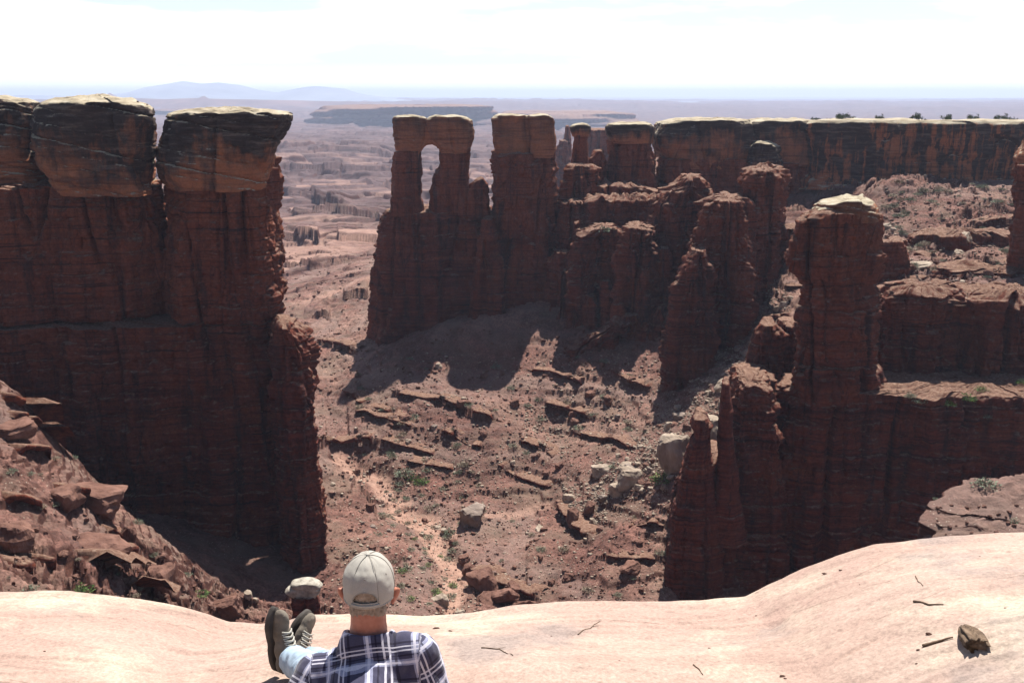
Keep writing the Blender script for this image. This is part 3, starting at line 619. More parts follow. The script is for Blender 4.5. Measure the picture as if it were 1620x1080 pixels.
# ------------------------------------------------------------------ the far rim: caprock cliff and the plateau behind it
def rim(name, path, prof, back, a, kind='structure', label=None, ds=.45, cut=0):
    """path: (px, Y) along the lip, top height from the photo row given in each entry; prof: (depth below the lip, outward offset)"""
    P = np.array([(xof(px, py, Y), Y, zof(py, Y)) for px, py, Y in path], float)
    s = np.concatenate([[0], np.cumsum(np.hypot(np.diff(P[:, 0]), np.diff(P[:, 1])))]); n = int(s[-1] / ds)
    q = np.linspace(0, s[-1], n); X0, Y0, Z0_ = (np.interp(q, s, P[:, k]) for k in range(3))
    ker = np.ones(9) / 9
    def sm(v): return np.convolve(np.pad(v, 4, mode='edge'), ker, 'valid')
    X0, Y0, Z0_ = sm(X0), sm(Y0), sm(Z0_)
    tx, ty = np.gradient(X0), np.gradient(Y0); L = np.hypot(tx, ty); nx, ny = ty / L, -tx / L   # towards the viewer
    pd = np.array(prof, float); nd = int(pd[-1, 0] / (ds * .75)); D = np.linspace(pd[-1, 0], 0, nd); O = np.interp(D, pd[:, 0], pd[:, 1])
    alc = 4.0 * vn(q / 26, .5) + 2.2 * vn(q / 9, 4.5)
    X = X0 + nx * (O[:, None] + alc); Yv = Y0 + ny * (O[:, None] + alc); Z = Z0_[None] - D[:, None]
    d = disp(X, Yv, Z, 'cap', a) * (.4 + .6 * sstep(0, 1.5, D))[:, None]
    X = X + nx * d; Yv = Yv + ny * d
    bx, by, bz = [X], [Yv], [Z]
    for k, bd in enumerate(back):
        x = X[-1] - nx * bd; y = Yv[-1] * 1. + bd * 1.0; z = Z[-1] + .5 * fbm(x / 9, y / 9, 2, 4) * min(1, bd / 3) + .15 * min(bd, 3) + cut * bd
        bx.append(x[None]); by.append(y[None]); bz.append(z[None])
    X, Yv, Z = np.vstack(bx), np.vstack(by), np.vstack(bz)
    h = np.clip(1 - (Z0_[None] - Z) / pd[-1, 0], 0, 1)
    me = npmesh(name, np.stack([X, Yv, Z], -1).reshape(-1, 3), grid_faces(*X.shape), {'h': h})
    o = link(name, me, M_CAP2)
    o['kind'] = 'structure'
    return o, (X0, Y0, Z0_)
prof = [(0, -1.2), (1.0, 0), (3, .3), (11, -.6), (14, -1.6), (19, -1.0), (24, 2)]
bk = [.6, 1.5, 3, 5, 8, 12, 18, 26, 38, 55, 80, 120, 200, 340]
RIM, rl = rim('rim_cliff', [(1030, 193, 440), (1245, 193, 404), (1275, 192, 384), (1300, 190, 376), (1350, 189, 372), (1420, 190, 369), (1500, 191, 366), (1580, 192, 363), (1700, 193, 358), (1900, 195, 350), (2300, 197, 340)], prof, bk, 1., cut=-.03)
tower('rim_headland', 'rounded bulging caprock headland, black face and orange underside, left end of far rim', 'rock formation', 374, 1110,
      [S([(252, 1050, 1190), (300, 1042, 1200), (345, 1035, 1210)], 20, yc=18)],
      [S([(191, 1062, 1186), (197, 1046, 1196), (215, 1036, 1199), (235, 1037, 1200), (252, 1048, 1198), (268, 1060, 1194)], 19, yc=18, topn=.6, a=.9)])
tower('rim_headland', 'layered grey and black caprock headland between the bulging one and the long straight cliff', 'rock formation', 378, 1235,
      [S([(258, 1190, 1290), (300, 1186, 1292), (350, 1180, 1300)], 18, yc=18),
       S([(226, 1188, 1222), (231, 1183, 1230), (262, 1184, 1234), (320, 1178, 1240)], 7, yc=0, mat=M_CAP, name='ledge')],
      [S([(192, 1186, 1284), (197, 1178, 1292), (220, 1184, 1294), (262, 1180, 1296)], 18, yc=18, topn=.6, a=.9)])

# ------------------------------------------------------------------ right: near tower, massif, walls
tower('rock_tower', 'thick isolated tower with a pale cap that stands in front of the right slope', 'rock tower', 208, 1325,
      [S([(338, 1292, 1380), (348, 1270, 1396), (380, 1256, 1402), (412, 1248, 1400), (432, 1250, 1396), (450, 1270, 1388), (480, 1274, 1386), (540, 1264, 1390), (582, 1256, 1392)], 8.5, yc=7, p=.62, kring=6),
       S([(584, 1262, 1392), (604, 1256, 1400), (640, 1256, 1410)], 9, yc=8, p=.6, name='pedestal')],
      [S([(320, 1324, 1370), (324, 1302, 1380), (334, 1288, 1386), (352, 1280, 1388)], 7.2, yc=7, a=.6, topn=.7, dome=0, mat=M_CAPT, p=.5)])
tower('rock_massif', 'massive dark cliff base under the pale-capped tower on the right', 'rock cliff', 206, 1400,
      [S([(628, 1250, 1900), (640, 1232, 1900), (700, 1212, 1900), (820, 1204, 1900), (980, 1196, 1900), (1080, 1190, 1900)], 14, yc=14, p=.5, topn=.8, dome=.4, jitter=.16),
       S([(612, 1168, 1208), (620, 1160, 1222), (700, 1152, 1240), (820, 1146, 1250), (1080, 1138, 1260)], 9, yc=9, topn=1.2, p=.45, dome=.2),
       S([(730, 1120, 1160), (780, 1075, 1190), (900, 1054, 1200), (1080, 1044, 1210)], 8, yc=6, topn=1.2, p=.75)])
tower('rock_spire', 'pointed spire with a knobbly head on the left end of the right massif', 'rock spire', 202, 1105,
      [S([(660, 1096, 1118), (676, 1092, 1124), (690, 1098, 1122), (730, 1078, 1124), (800, 1062, 1130), (900, 1052, 1140), (1060, 1044, 1150)], 5, yc=3, a=.6, p=.8)])
tower('rock_spire', 'thin dark needle just right of the knobbly-headed spire', 'rock spire', 203, 1150,
      [S([(606, 1143, 1153), (640, 1140, 1157), (700, 1136, 1163), (760, 1132, 1172), (860, 1125, 1185)], 3.2, yc=2, a=.5, p=.8)])
tower('rock_buttress', 'leaning dark slab fin left of the pale-capped tower', 'rock buttress', 226, 1215,
      [S([(514, 1205, 1226), (530, 1196, 1238), (600, 1176, 1240), (680, 1160, 1245), (800, 1150, 1250)], 5, yc=4, a=.8, p=.7)])
tower('rock_buttress', 'short dark buttress touching the left side of the pale-capped tower', 'rock buttress', 232, 1248,
      [S([(516, 1236, 1260), (560, 1228, 1275), (640, 1215, 1280), (780, 1200, 1290)], 6, yc=5, a=.8, p=.7)])
# wall under the upper bench
tower('bench_wall', 'dark shaded cliff band running right from behind the pale-capped tower', 'rock cliff', 226, 1600,
      [S([(478, 1396, 2300), (490, 1390, 2300), (560, 1388, 2300), (700, 1384, 2300)], 12, yc=12, p=.4, topn=1.6, dome=.2, jitter=.2, a=1.5),
       S([(462, 1408, 1500), (476, 1402, 1512), (560, 1396, 1520), (700, 1390, 1520)], 8, yc=6, p=.45, topn=1.5, a=1.2),
       S([(470, 1540, 1700), (486, 1530, 1700), (560, 1524, 1700), (700, 1520, 1700)], 8, yc=4, p=.45, topn=1.8, a=1.2),
       S([(588, 1470, 1900), (600, 1450, 1900), (640, 1440, 1900), (700, 1430, 1900)], 6, yc=-1, p=.5, topn=1.2, a=1.2)])
tower('rock_ledge', 'broken ledge with a sharp overhanging rim on the upper right slope near the picture edge', 'rock ledge', 256, 1560,
      [S([(430, 1480, 1800), (440, 1470, 1800), (458, 1476, 1800), (500, 1470, 1800)], 9, yc=9, p=.45, topn=1.3, a=1.2, dome=.2)])
tower('rock_ledge', 'thin ledge band below the far rim shadow on the upper right slope', 'rock ledge', 292, 1560,
      [S([(372, 1452, 1600), (380, 1440, 1615), (396, 1444, 1620), (430, 1440, 1620)], 7, yc=7, p=.45, topn=1.3, a=1.1, dome=.2)])
tower('rock_ledge', 'stack of thin ledges beside the rubble chute, left of the pale-capped tower', 'rock ledge', 312, 1255,
      [S([(362, 1236, 1330), (370, 1232, 1340), (384, 1236, 1340), (420, 1230, 1340)], 7, yc=7, p=.45, topn=1.3, a=1., dome=.2)])
tower('rock_block', 'dark cracked rock block in the bench behind the right side of the pale-capped tower', 'rock formation', 262, 1415,
      [S([(384, 1394, 1432), (392, 1388, 1436), (430, 1384, 1440), (480, 1380, 1444)], 5, yc=4, a=.8)])
tower('rock_tower', 'pale slanted rock tower cut by the right edge of the picture', 'rock tower', 258, 1660,
      [S([(260, 1610, 1760), (300, 1606, 1765), (352, 1602, 1770), (420, 1594, 1780)], 12, yc=8)],
      [S([(205, 1640, 1760), (222, 1620, 1762), (250, 1604, 1766), (262, 1608, 1764)], 12, yc=8, topn=.5, mat=M_CAPT)])
tower('rock_ledge', 'sunlit red knoll with a broken left edge at the lower right', 'rock formation', 130, 1600,
      [S([(794, 1478, 2000), (800, 1466, 2000), (830, 1456, 2000), (900, 1444, 2000), (1080, 1430, 2000)], 13, yc=-12, p=.5, topn=1.2, dome=1.2, tilt=.22, jitter=.16, mat=M_GROUND, a=.8)])
tower('hoodoo', 'small mushroom rock with a white cap on a red pedestal beyond the hiking boots', 'hoodoo', 150, 482,
      [S([(938, 466, 500), (950, 460, 508), (966, 464, 508), (1030, 452, 516)], 2.3, a=.35, name='pedestal', ds=.12, kring=4, p=.8)],
      [S([(918, 472, 500), (920, 463, 507), (924, 459, 512), (927, 463, 505), (930, 455, 508), (935, 450, 508), (939, 457, 504), (943, 466, 500)], 1.5, a=.35, ds=.09, kring=8, topn=.3, p=.7, dome=.1, mat=M_WHITE)])

# ------------------------------------------------------------------ far mesas and mountains
def mesa(name, Y, rows, depth, talus, label, a=5., far=False):
    root = empty(name, PW(rows[0][1], rows[-1][0], Y), label, 'mesa')
    loft('cliff', rows, Y, depth, 'wall', root, M_WALL if not far else M_FAR, a=a, ds=Y * .0016, yc=depth, topn=6, jitter=.25, p=.5, kring=8)
    loft('slope', talus, Y, depth * 1.08, 'rubble', root, M_GROUND if not far else M_FAR, a=a * 1.6, ds=Y * .0022, yc=depth, jitter=.25, p=.6, kring=3)
mesa('mesa', 5200, [(169, 492, 770), (172, 482, 776), (180, 476, 780), (197, 466, 790)], 640, [(188, 470, 790), (200, 440, 800), (214, 400, 830)], 'long dark blue-shaded mesa beyond the basin behind the arch')
mesa('mesa', 5200, [(181, 792, 1004), (184, 786, 1012), (204, 776, 1024)], 700, [(195, 770, 1020), (212, 730, 1050)], 'lower hazy mesa behind the square tower and slim spire')
mesa('mesa', 8000, [(175, 225, 300), (181, 215, 520), (190, 205, 540)], 800, [(187, 190, 560), (200, 150, 600)], 'faint flat bench on the far plain behind the left tower gap', far=True)
def ridge(name, pts, Y, thick, label, amp, cat='mountain range', base=172):
    p = np.array([(xof(a_, b_, Y), zof(b_, Y)) for a_, b_ in pts]); n = 420
    x = np.linspace(p[0, 0], p[-1, 0], n); zt = np.interp(x, p[:, 0], p[:, 1]); zb = zof(base, Y)
    nv = 60; v = np.linspace(-1, 1, nv)[:, None]
    sh = 1 - np.abs(v) ** 1.1
    yy = Y + thick * v + 0 * x; xx = np.broadcast_to(x, yy.shape)
    rg = fbm(xx / (thick * .5), yy / (thick * .5), 5, 5)
    z = zb + (zt - zb) * np.clip(sh * (1 + amp * rg * (1 - sh)), 0, 1.0)
    me = npmesh(name, np.stack([xx, yy, z], -1).reshape(-1, 3), grid_faces(nv, n))
    o = link(name, me, M_MTN if name == 'mountains' else M_FAR); o['kind'] = 'structure'
    return o
ridge('mountains', [(-700, 150), (0, 150), (150, 152), (205, 146), (230, 138), (262, 133), (290, 128), (318, 132), (345, 130), (380, 134), (410, 142), (440, 146), (480, 138), (500, 136), (545, 140), (570, 148), (640, 158), (760, 164), (900, 168)], 14500, 1500, '', .9)
ridge('mountains', [(640, 170), (740, 163), (766, 160), (772, 156), (782, 160), (860, 165), (950, 163), (975, 160), (1050, 161), (1105, 160), (1125, 165), (1250, 176), (1400, 180), (1620, 184), (2200, 184)], 13000, 1200, '', .9, base=190)
ridge('hills', [(-700, 160), (0, 158), (140, 156), (166, 154), (174, 146), (182, 154), (260, 157), (315, 155), (322, 151), (330, 156), (520, 160), (640, 163), (800, 172), (900, 176)], 10500, 700, '', .8, base=182)

# ------------------------------------------------------------------ the slickrock rim underfoot
lip = [(-900, 930, -2.5), (-300, 940, -2.52), (0, 945, -2.56), (90, 946, -2.58), (150, 952, -2.60), (210, 960, -2.63), (270, 970, -2.67), (320, 985, -2.72), (352, 996, -2.76), (400, 1000, -2.77), (440, 995, -2.76), (480, 984, -2.74), (560, 982, -2.72), (660, 984, -2.70), (740, 981, -2.67),
       (830, 968, -2.62), (900, 962, -2.60), (1050, 963, -2.58), (1120, 962, -2.56), (1190, 954, -2.53), (1235, 932, -2.46), (1280, 910, -2.40), (1340, 888, -2.32), (1400, 870, -2.26), (1470, 862, -2.23), (1620, 851, -2.2), (1900, 845, -2.18), (2600, 842, -2.15)]
lx, ly, lz = [], [], []
for px, py, z in lip: Yl = z / ratio(py); lx.append(xof(px, py, Yl)); ly.append(Yl); lz.append(z)
lx, ly, lz = map(np.array, (lx, ly, lz))
gx = np.concatenate([np.linspace(-30, -5, 60)[:-1], np.linspace(-5, 5, 720)[:-1], np.linspace(5, 30, 60)])
gy = np.concatenate([np.linspace(-25, 1.5, 60)[:-1], np.linspace(1.5, 5.5, 330)[:-1], np.linspace(5.5, 7.5, 40)])
GX, GY = np.meshgrid(gx, gy)
def slick(x, y):
    x = np.asarray(x, float); y = np.asarray(y, float)
    ye = np.interp(x, lx, ly); ze = np.interp(x, lx, lz); e = ye - y; ep = np.maximum(e, 0)
    z = ze + (.22 + .14 * sstep(1.0, -.5, x)) * (1 - np.exp(-ep / .8)) + .06 * ep + .45 * sstep(2.6, .6, y)
    sw = np.clip(ep / .8, 0, 1)
    z = z + sw * (.06 * fbm(x / 2.4 + 4, y / 1.6, 0, 3) + .018 * fbm((x + y * .6) / .9, (y - x * .25) / .35, 3, 4))
    lay = 3.2 * fbm((x * .9 + y * .5) / 3.2, (y - x * .2) / .9, 7, 4)      # thin exfoliated sheets
    z = z + .008 * (np.floor(lay * 2) + sstep(.0, .18, lay * 2 - np.floor(lay * 2))) * np.clip(ep / .25, .15, 1)
    cr_ = vn((x * .95 + y * .3) / 1.9 + 20, (y - x * .3) / .33, 2); gate = sstep(.15, .4, fbm(x / 1.0 + 9, y / .8, 5, 2))
    z = z - .018 * np.exp(-(cr_ / .05) ** 2) * gate + .006 * fbm(x / .45, y / .22, 5, 4)
    z = z + .004 * fbm(x / .12, y / .07, 1, 3)
    d = np.maximum(-e, 0); z = z - 1.3 * d ** 2 - 2.2 * sstep(.1, .8, d) * d
    return z
GZ = slick(GX, GY)
# beyond the lip the rock turns into the cliff face and drops to the talus
rows = [(GX[-1] * (1 + .02 * k), GY[-1] + .8 * k + .3 * vn(GX[-1], k, 0), GZ[-1] - 3.2 * k ** 1.15 + .4 * vn(GX[-1] / 2, k, 3)) for k in range(1, 15)]
X = np.vstack([GX] + [r[0][None] for r in rows]); Yv = np.vstack([GY] + [r[1][None] for r in rows]); Z = np.vstack([GZ] + [r[2][None] for r in rows])
me = npmesh('slickrock', np.stack([X, Yv, Z], -1).reshape(-1, 3), grid_faces(*X.shape))
link('slickrock_ground', me, M_SLICK)['kind'] = 'structure'

# ------------------------------------------------------------------ boulders, stones, plants
def ico(sub):
    bm = bmesh.new(); bmesh.ops.create_icosphere(bm, subdivisions=sub, radius=1.); bm.verts.ensure_lookup_table()
    v = np.array([w.co[:] for w in bm.verts]); f = np.array([[w.index for w in q.verts] for q in bm.faces]); bm.free(); return v, f
ICO = {k: ico(k) for k in (1, 2, 4, 5)}
def rock_shape(seed, sub=4, planes=14, flat=.6, rough=.08):
    r = np.random.default_rng(seed); v, f = ICO[sub]
    n = r.normal(size=(planes, 3)); n[:, 2] *= 1.; n /= np.linalg.norm(n, axis=1)[:, None]
    n = np.vstack([n, [[0, 0, 1], [0, 0, -1], [.15, .1, .98]]]); dd = np.concatenate([r.uniform(.55, .85, planes), [.5, .5, .52]])
    t = dd[None] / np.maximum(v @ n.T, 1e-3); rad = np.clip(t.min(1), 0, 1.1)
    p = v * rad[:, None]
    p *= (1 + rough * 2 * fbm(p[:, 0] * 2 + seed, p[:, 1] * 2, p[:, 2] * 3, 4))[:, None]
    p += (rough * .9 * np.round(2.5 * vn(p[:, 2] * 6 + seed, p[:, 0] * .7, 0)) / 2.5)[:, None] * p * np.array([1, 1, 0])
    p /= np.abs(p).max(0); p[:, 2] *= flat
    return p, f
def rock_mesh(seed, mat, sub=4, **k):
    p, f = rock_shape(seed, sub, **k); me = npmesh('boulder', p, None, None, f); me.materials.append(mat)
    me.polygons.foreach_set('use_smooth', np.zeros(len(me.polygons), bool)); return me
KIT = {M_BRED: [rock_mesh(s, M_BRED) for s in range(1, 8)], M_BPALE: [rock_mesh(s, M_BPALE) for s in range(11, 16)], M_BGREY: [rock_mesh(s, M_BGREY) for s in range(21, 25)]}
def boulder(px, py, w, h, mat, label, group=None, k=None, tilt=.25, name='boulder', depth=None):
    g_ = onground(px, py)
    if g_ is None: return None
    x, y, z = g_; s = y / ycomp(py) / F
    me = KIT[mat][k % len(KIT[mat])] if k is not None else random.choice(KIT[mat])
    o = bpy.data.objects.new(name, me); COL.objects.link(o)
    W = w * s / 2; H = h * s / 2
    o.scale = (W, (depth or W * random.uniform(.7, 1.2)), H / .6 * .95)
    o.rotation_euler = (random.uniform(-tilt, tilt), random.uniform(-tilt, tilt), random.uniform(0, 6.28) if depth is None else random.uniform(-.4, .4))
    o.location = (x, y, z + H * .30)
    return tag(o, label, 'boulder', group)
big = [
 (1068, 738, 58, 84, M_BPALE, 'largest pale boulder with a dark shaded side, left of the knobbly-headed spire', .1),
 (1124, 690, 50, 48, M_BPALE, 'round pale boulder seen just behind the knobbly-headed spire', .2),
 (745, 826, 52, 42, M_BGREY, 'big layered grey boulder beside the dry wash', .3),
 (996, 764, 48, 36, M_BPALE, 'pale slab boulder at the middle of the diagonal boulder trail', .2),
 (951, 746, 32, 20, M_BPALE, 'flat pale boulder up-left of the pale slab in the diagonal trail', .2),
 (905, 832, 26, 36, M_BRED, 'reddish upright boulder at the lower end of the diagonal boulder trail', .3),
 (934, 812, 22, 30, M_BRED, 'reddish boulder second from the lower end of the diagonal trail', .3),
 (938, 830, 14, 18, M_BPALE, 'small pale block just below the two upright reddish boulders', .3),
 (975, 782, 30, 26, M_BPALE, 'pale broken boulder just below the pale slab in the diagonal trail', .3),
 (697, 955, 26, 24, M_BPALE, 'chalky pale boulder in the wash right of the white cap', .3),
 (727, 976, 20, 18, M_BPALE, 'white boulder in the wash close to the slickrock edge', .3),
 (735, 890, 26, 16, M_BRED, 'dark red boulder on the right bank of the wash', .2),
 (716, 862, 16, 15, M_BRED, 'small square red boulder in the wash below the grey boulder', .2),
 (1000, 902, 36, 20, M_BRED, 'long dark red boulder alone on the slope near the massif', .2),
 (900, 914, 30, 14, M_BRED, 'leaning red slab above the slickrock edge near the middle', .5),
 (855, 838, 24, 8, M_BPALE, 'thin pale slab right of the big grey boulder', .3),
 (642, 665, 22, 13, M_BRED, 'red block on the slope under the arch shadow', .2),
 (693, 582, 13, 11, M_BPALE, 'single pale boulder at the tip of the arch shadow', .2),
 (1172, 586, 24, 14, M_BPALE, 'flat pale boulder at the foot of the rubble chute', .2),
 (960, 640, 26, 18, M_BRED, 'square dark boulder high on the slope below the columns', .2),
 (933, 628, 20, 14, M_BRED, 'dark red block left of the square dark boulder', .2),
 (1523, 388, 30, 22, M_BPALE, 'bright white block on the upper right slope', .2),
 (1516, 402, 22, 10, M_BPALE, 'pale flat rock lying against the bright white block', .3),
 (1455, 424, 36, 9, M_BPALE, 'long pale slab lying on the upper right slope', .2),
 (1500, 388, 16, 10, M_BPALE, 'small pale rock left of the bright white block', .2),
 (1400, 362, 22, 12, M_BPALE, 'pale rock pile stone just above the pale-capped tower', .2),
 (170, 745, 44, 22, M_BRED, 'rounded red ledge boulder in the middle of the left spur', .15),
 (150, 800, 90, 44, M_BRED, 'widest red boulder with a dark undercut on the left spur', .12),
 (105, 795, 60, 40, M_BRED, 'red boulder left of the widest undercut boulder', .12),
 (155, 880, 90, 46, M_BRED, 'red slab boulder at the bottom of the left spur above the rim', .12),
 (255, 930, 56, 60, M_BRED, 'dark fractured red block at the bottom of the left spur', .2),
 (205, 860, 34, 46, M_BRED, 'upright red block on the crest of the left spur', .2),
 (20, 690, 80, 30, M_BRED, 'red ledge boulder against the left picture edge', .12),
 (20, 860, 70, 50, M_BRED, 'red boulder at the left picture edge just above the rim', .2),
 (360, 975, 44, 40, M_BRED, 'tilted red block beside the green bush near the spur foot', .4),
 (392, 948, 18, 13, M_BPALE, 'small pale round stone on the spur foot left of the mushroom rock', .2),
 (405, 955, 10, 8, M_BPALE, 'tiny pale stone right of the small pale round stone', .2),
]
for i, (px, py, w, h, m_, lab, tl) in enumerate(big): boulder(px, py, w, h, m_, lab, None, i, tl)
# outcrop of tilted slabs low in the middle, over the slickrock edge
for i, (px, py, w, h) in enumerate([(765, 925, 46, 34), (795, 948, 60, 26), (830, 962, 44, 16), (742, 905, 26, 22), (812, 930, 34, 14), (770, 950, 40, 18)]):
    boulder(px, py, w, h, M_BRED, ['leftmost but one dark slab of the jumble right of the wash', 'largest dark tilted slab in the middle of the jumble by the rim', 'flat dark slab at the right end of the jumble by the rim', 'highest small dark block at the left top of the jumble', 'dark slab between the highest block and the right end of the jumble', 'low wide dark slab along the bottom of the jumble'][i], 'dark slabs jumbled right of the wash', i, .5)
defer = []
# lips of hard beds that stick out of the slopes and shade the ground below them
def ledge_slab(h, pts, th, out, name='rock_ledge'):
    P_ = [onground(*p) for p in pts]
    P_ = np.array([p for p in P_ if p], float)
    if len(P_) < 2: return
    s = np.concatenate([[0], np.cumsum(np.hypot(np.diff(P_[:, 0]), np.diff(P_[:, 1])))]); n = int(s[-1] / .28) + 4; q = np.linspace(0, s[-1], n)
    X, Y_ = np.interp(q, s, P_[:, 0]), np.interp(q, s, P_[:, 1]); ker = np.ones(15) / 15
    X, Y_ = (np.convolve(np.pad(v, 7, mode='edge'), ker, 'valid') for v in (X, Y_))
    tx, ty = np.gradient(X), np.gradient(Y_); L = np.hypot(tx, ty) + 1e-6; nx, ny = ty / L, -tx / L
    sg = np.where(ny > 0, -1, 1); nx, ny = nx * sg, ny * sg                      # towards the viewer, downhill
    seed = random.random() * 50
    zt = np.array([max(ground(x + nx_ * -.8, y + ny_ * -.8), ground(x - nx_ * 2, y - ny_ * 2) - .3) for x, y, nx_, ny_ in zip(X, Y_, nx, ny)])
    zt = np.convolve(np.pad(zt, 9, mode='edge'), np.ones(19) / 19, 'valid') + .25 * th
    jag = .55 * np.round(2.5 * vn(q / 2.4 + seed, seed)) / 2.5 + .35 * vn(q / 5 + seed, 2.2) + .2 * vn(q / .6, seed)
    gap = sstep(-.42, -.30, vn(q / 3.4 + seed, 7.7)) * sstep(0, 1.5, q) * sstep(0, 1.5, s[-1] - q)
    sec = [(-4.0, -.9), (-2.5, .02), (-1.2, .1), (-.2, .08), (.55, .0), (.8, -.12), (.82, -.45), (.7, -.8), (.35, -1.0), (-.4, -1.1), (-1.5, -1.6)]
    V = []
    for k, (o_, z_) in enumerate(sec):
        w = out * (o_ if o_ < 0 else o_ * (1 + jag)) * (gap if o_ > 0 else 1.); x = X + nx * w; y = Y_ + ny * w
        z = zt + z_ * th * (.8 + .35 * vn(q / 3 + seed, k * .1)) - (1 - gap) * th * (.9 if o_ > -2 else 0) + .10 * fbm(x / .8, y / .8, k, 3)
        V.append(np.stack([x, y, z], -1))
    V = np.array(V); me_ = npmesh(name, V.reshape(-1, 3), grid_faces(len(sec), n)); o = link(name, me_, M_WALL, None, False)
    tag(o, 'thin red rock ledge', 'rock ledge', 'thin ledges cropping out on the slopes')
    defer.append((o, float(np.mean([p[0] for p in pts])), float(np.mean([p[1] for p in pts])), 'thin dark-edged rock ledge'))
for L_ in LEDGES:
    if L_[1][1] > 540 and L_[0] < 4 and L_[1] != (570, 770): ledge_slab(L_[0], L_[1:], .65 * L_[0] ** .6, 1.25)
for pts, th, out in [([(0, 632), (30, 638), (62, 648)], 1.5, 1.6), ([(0, 712), (45, 722), (84, 724)], 1.6, 1.8), ([(88, 782), (125, 792), (166, 800)], 1.8, 2.0), ([(0, 790), (50, 800), (80, 812)], 1.3, 1.6),
                     ([(104, 868), (150, 874), (205, 876)], 1.8, 2.0), ([(0, 884), (45, 892), (90, 900)], 1.5, 1.7), ([(180, 912), (225, 918), (262, 934)], 1.3, 1.5), ([(160, 838), (180, 846), (204, 858)], 1.2, 1.4), ([(20, 668), (50, 676), (78, 686)], 1.0, 1.3)]: ledge_slab(2, pts, th, out)
for pts, th, out in [([(1410, 408), (1450, 402), (1500, 410)], 1.2, 1.5), ([(1500, 425), (1550, 420), (1612, 430)], 1.3, 1.6), ([(1440, 378), (1490, 372), (1530, 380)], 1., 1.4), ([(1540, 352), (1580, 356), (1610, 350)], 1., 1.4), ([(1240, 420), (1262, 424), (1280, 420)], .9, 1.2), ([(1238, 455), (1256, 459), (1270, 452)], .9, 1.2), ([(1205, 500), (1230, 505), (1250, 500)], .9, 1.2), ([(1400, 440), (1430, 444), (1470, 436)], 1.1, 1.5)]: ledge_slab(2, pts, th, out)
def region(n, poly, wr, mats, label, group, asp=(.45, .85), reject=None):
    poly = np.array(poly, float); lo, hi = poly.min(0), poly.max(0); c = 0; tries = 0
    while c < n and tries < n * 40:
        tries += 1; px, py = random.uniform(lo[0], hi[0]), random.uniform(lo[1], hi[1])
        ins = False; j = len(poly) - 1
        for i in range(len(poly)):
            if (poly[i][1] > py) != (poly[j][1] > py) and px < (poly[j][0] - poly[i][0]) * (py - poly[i][1]) / (poly[j][1] - poly[i][1]) + poly[i][0]: ins = not ins
            j = i
        if not ins: continue
        w = wr[0] * (wr[1] / wr[0]) ** (random.random() ** 1.8)
        mt = random.choice(mats); h_ = w * random.uniform(*asp)
        o = boulder(px, py, w, h_, mt, label, group)
        if o: c += 1; defer.append((o, px, py, ('small', 'medium', 'sizeable')[int(min(2, 3 * (w - wr[0]) / (wr[1] - wr[0])))] + ' ' + {M_BRED: 'red', M_BPALE: 'pale', M_BGREY: 'grey'}[mt] + ' boulder'))
TAL = [(500, 620), (580, 585), (740, 610), (860, 520), (1050, 620), (1060, 700), (1040, 950), (880, 960), (740, 975), (640, 975), (530, 900), (505, 700)]
region(95, TAL, (7, 20), [M_BRED], 'small red boulder loose on the sunlit canyon slope', 'small red boulders on the canyon slope')
region(30, TAL, (6, 14), [M_BPALE, M_BGREY], 'small pale boulder loose on the sunlit canyon slope', 'small pale boulders on the canyon slope')
region(105, [(880, 800), (1000, 700), (1060, 640), (1160, 560), (1240, 470), (1262, 470), (1190, 600), (1130, 700), (1040, 790), (900, 840)], (7, 24), [M_BPALE, M_BPALE, M_BRED, M_BGREY], 'pale rock in the diagonal boulder trail below the rubble chute', 'pale rocks of the diagonal boulder trail')
region(26, [(1400, 300), (1590, 330), (1615, 460), (1420, 465), (1400, 380)], (7, 20), [M_BRED, M_BPALE, M_BRED], 'rock lying on the sunlit upper right slope', 'rocks on the upper right slope')
region(40, [(0, 640), (90, 710), (230, 850), (330, 930), (420, 990), (0, 940)], (8, 30), [M_BRED], 'red rock loose on the left spur', 'red rocks on the left spur')
region(18, [(520, 740), (700, 760), (720, 960), (640, 960), (540, 860)], (6, 13), [M_BPALE, M_BGREY], 'pale stone in the dry wash', 'pale stones in the dry wash')
# loose stones nobody could count
def stones(name, n, polys, smin, smax, mat, label):
    base = [rock_shape(100 + k, 1, planes=8, flat=.7, rough=.02) for k in range(8)]
    Vs, Fs, off = [], [], 0; pts = []
    for (x0, y0, x1, y1, wgt) in polys:
        for _ in range(int(n * wgt)):
            px, py = random.uniform(x0, x1), random.uniform(y0, y1); q = onground(px, py)
            if q is None or q[1] < 50: continue
            pts.append((q, py))
    for (q, py) in pts:
        p, f = random.choice(base); s = (smin * (smax / smin) ** (random.random() ** 2.5)) * q[1] / F
        a_ = random.uniform(0, 6.28); ca, sa = math.cos(a_), math.sin(a_); sc3 = np.array([random.uniform(.7, 1.6), 1., random.uniform(.5, 1.)]) * s
        p = p * sc3; Vs.append(np.stack([p[:, 0] * ca - p[:, 1] * sa + q[0], p[:, 0] * sa + p[:, 1] * ca + q[1], p[:, 2] + q[2] + s * .25], -1)); Fs.append(f + off); off += len(p)
    me = npmesh(name, np.vstack(Vs), None, None, np.vstack(Fs)); o = link(name, me, mat, None, False)
    tag(o, label, None, None, 'stuff')
stones('red_stones', 9000, [(490, 520, 1060, 980, .60), (1040, 440, 1270, 720, .1), (0, 600, 420, 990, .12), (1390, 300, 1620, 480, .1), (1450, 770, 1620, 870, .04), (420, 400, 600, 560, .04)], 0.8, 3.4, M_BRED, 'loose red stones strewn over the slopes')
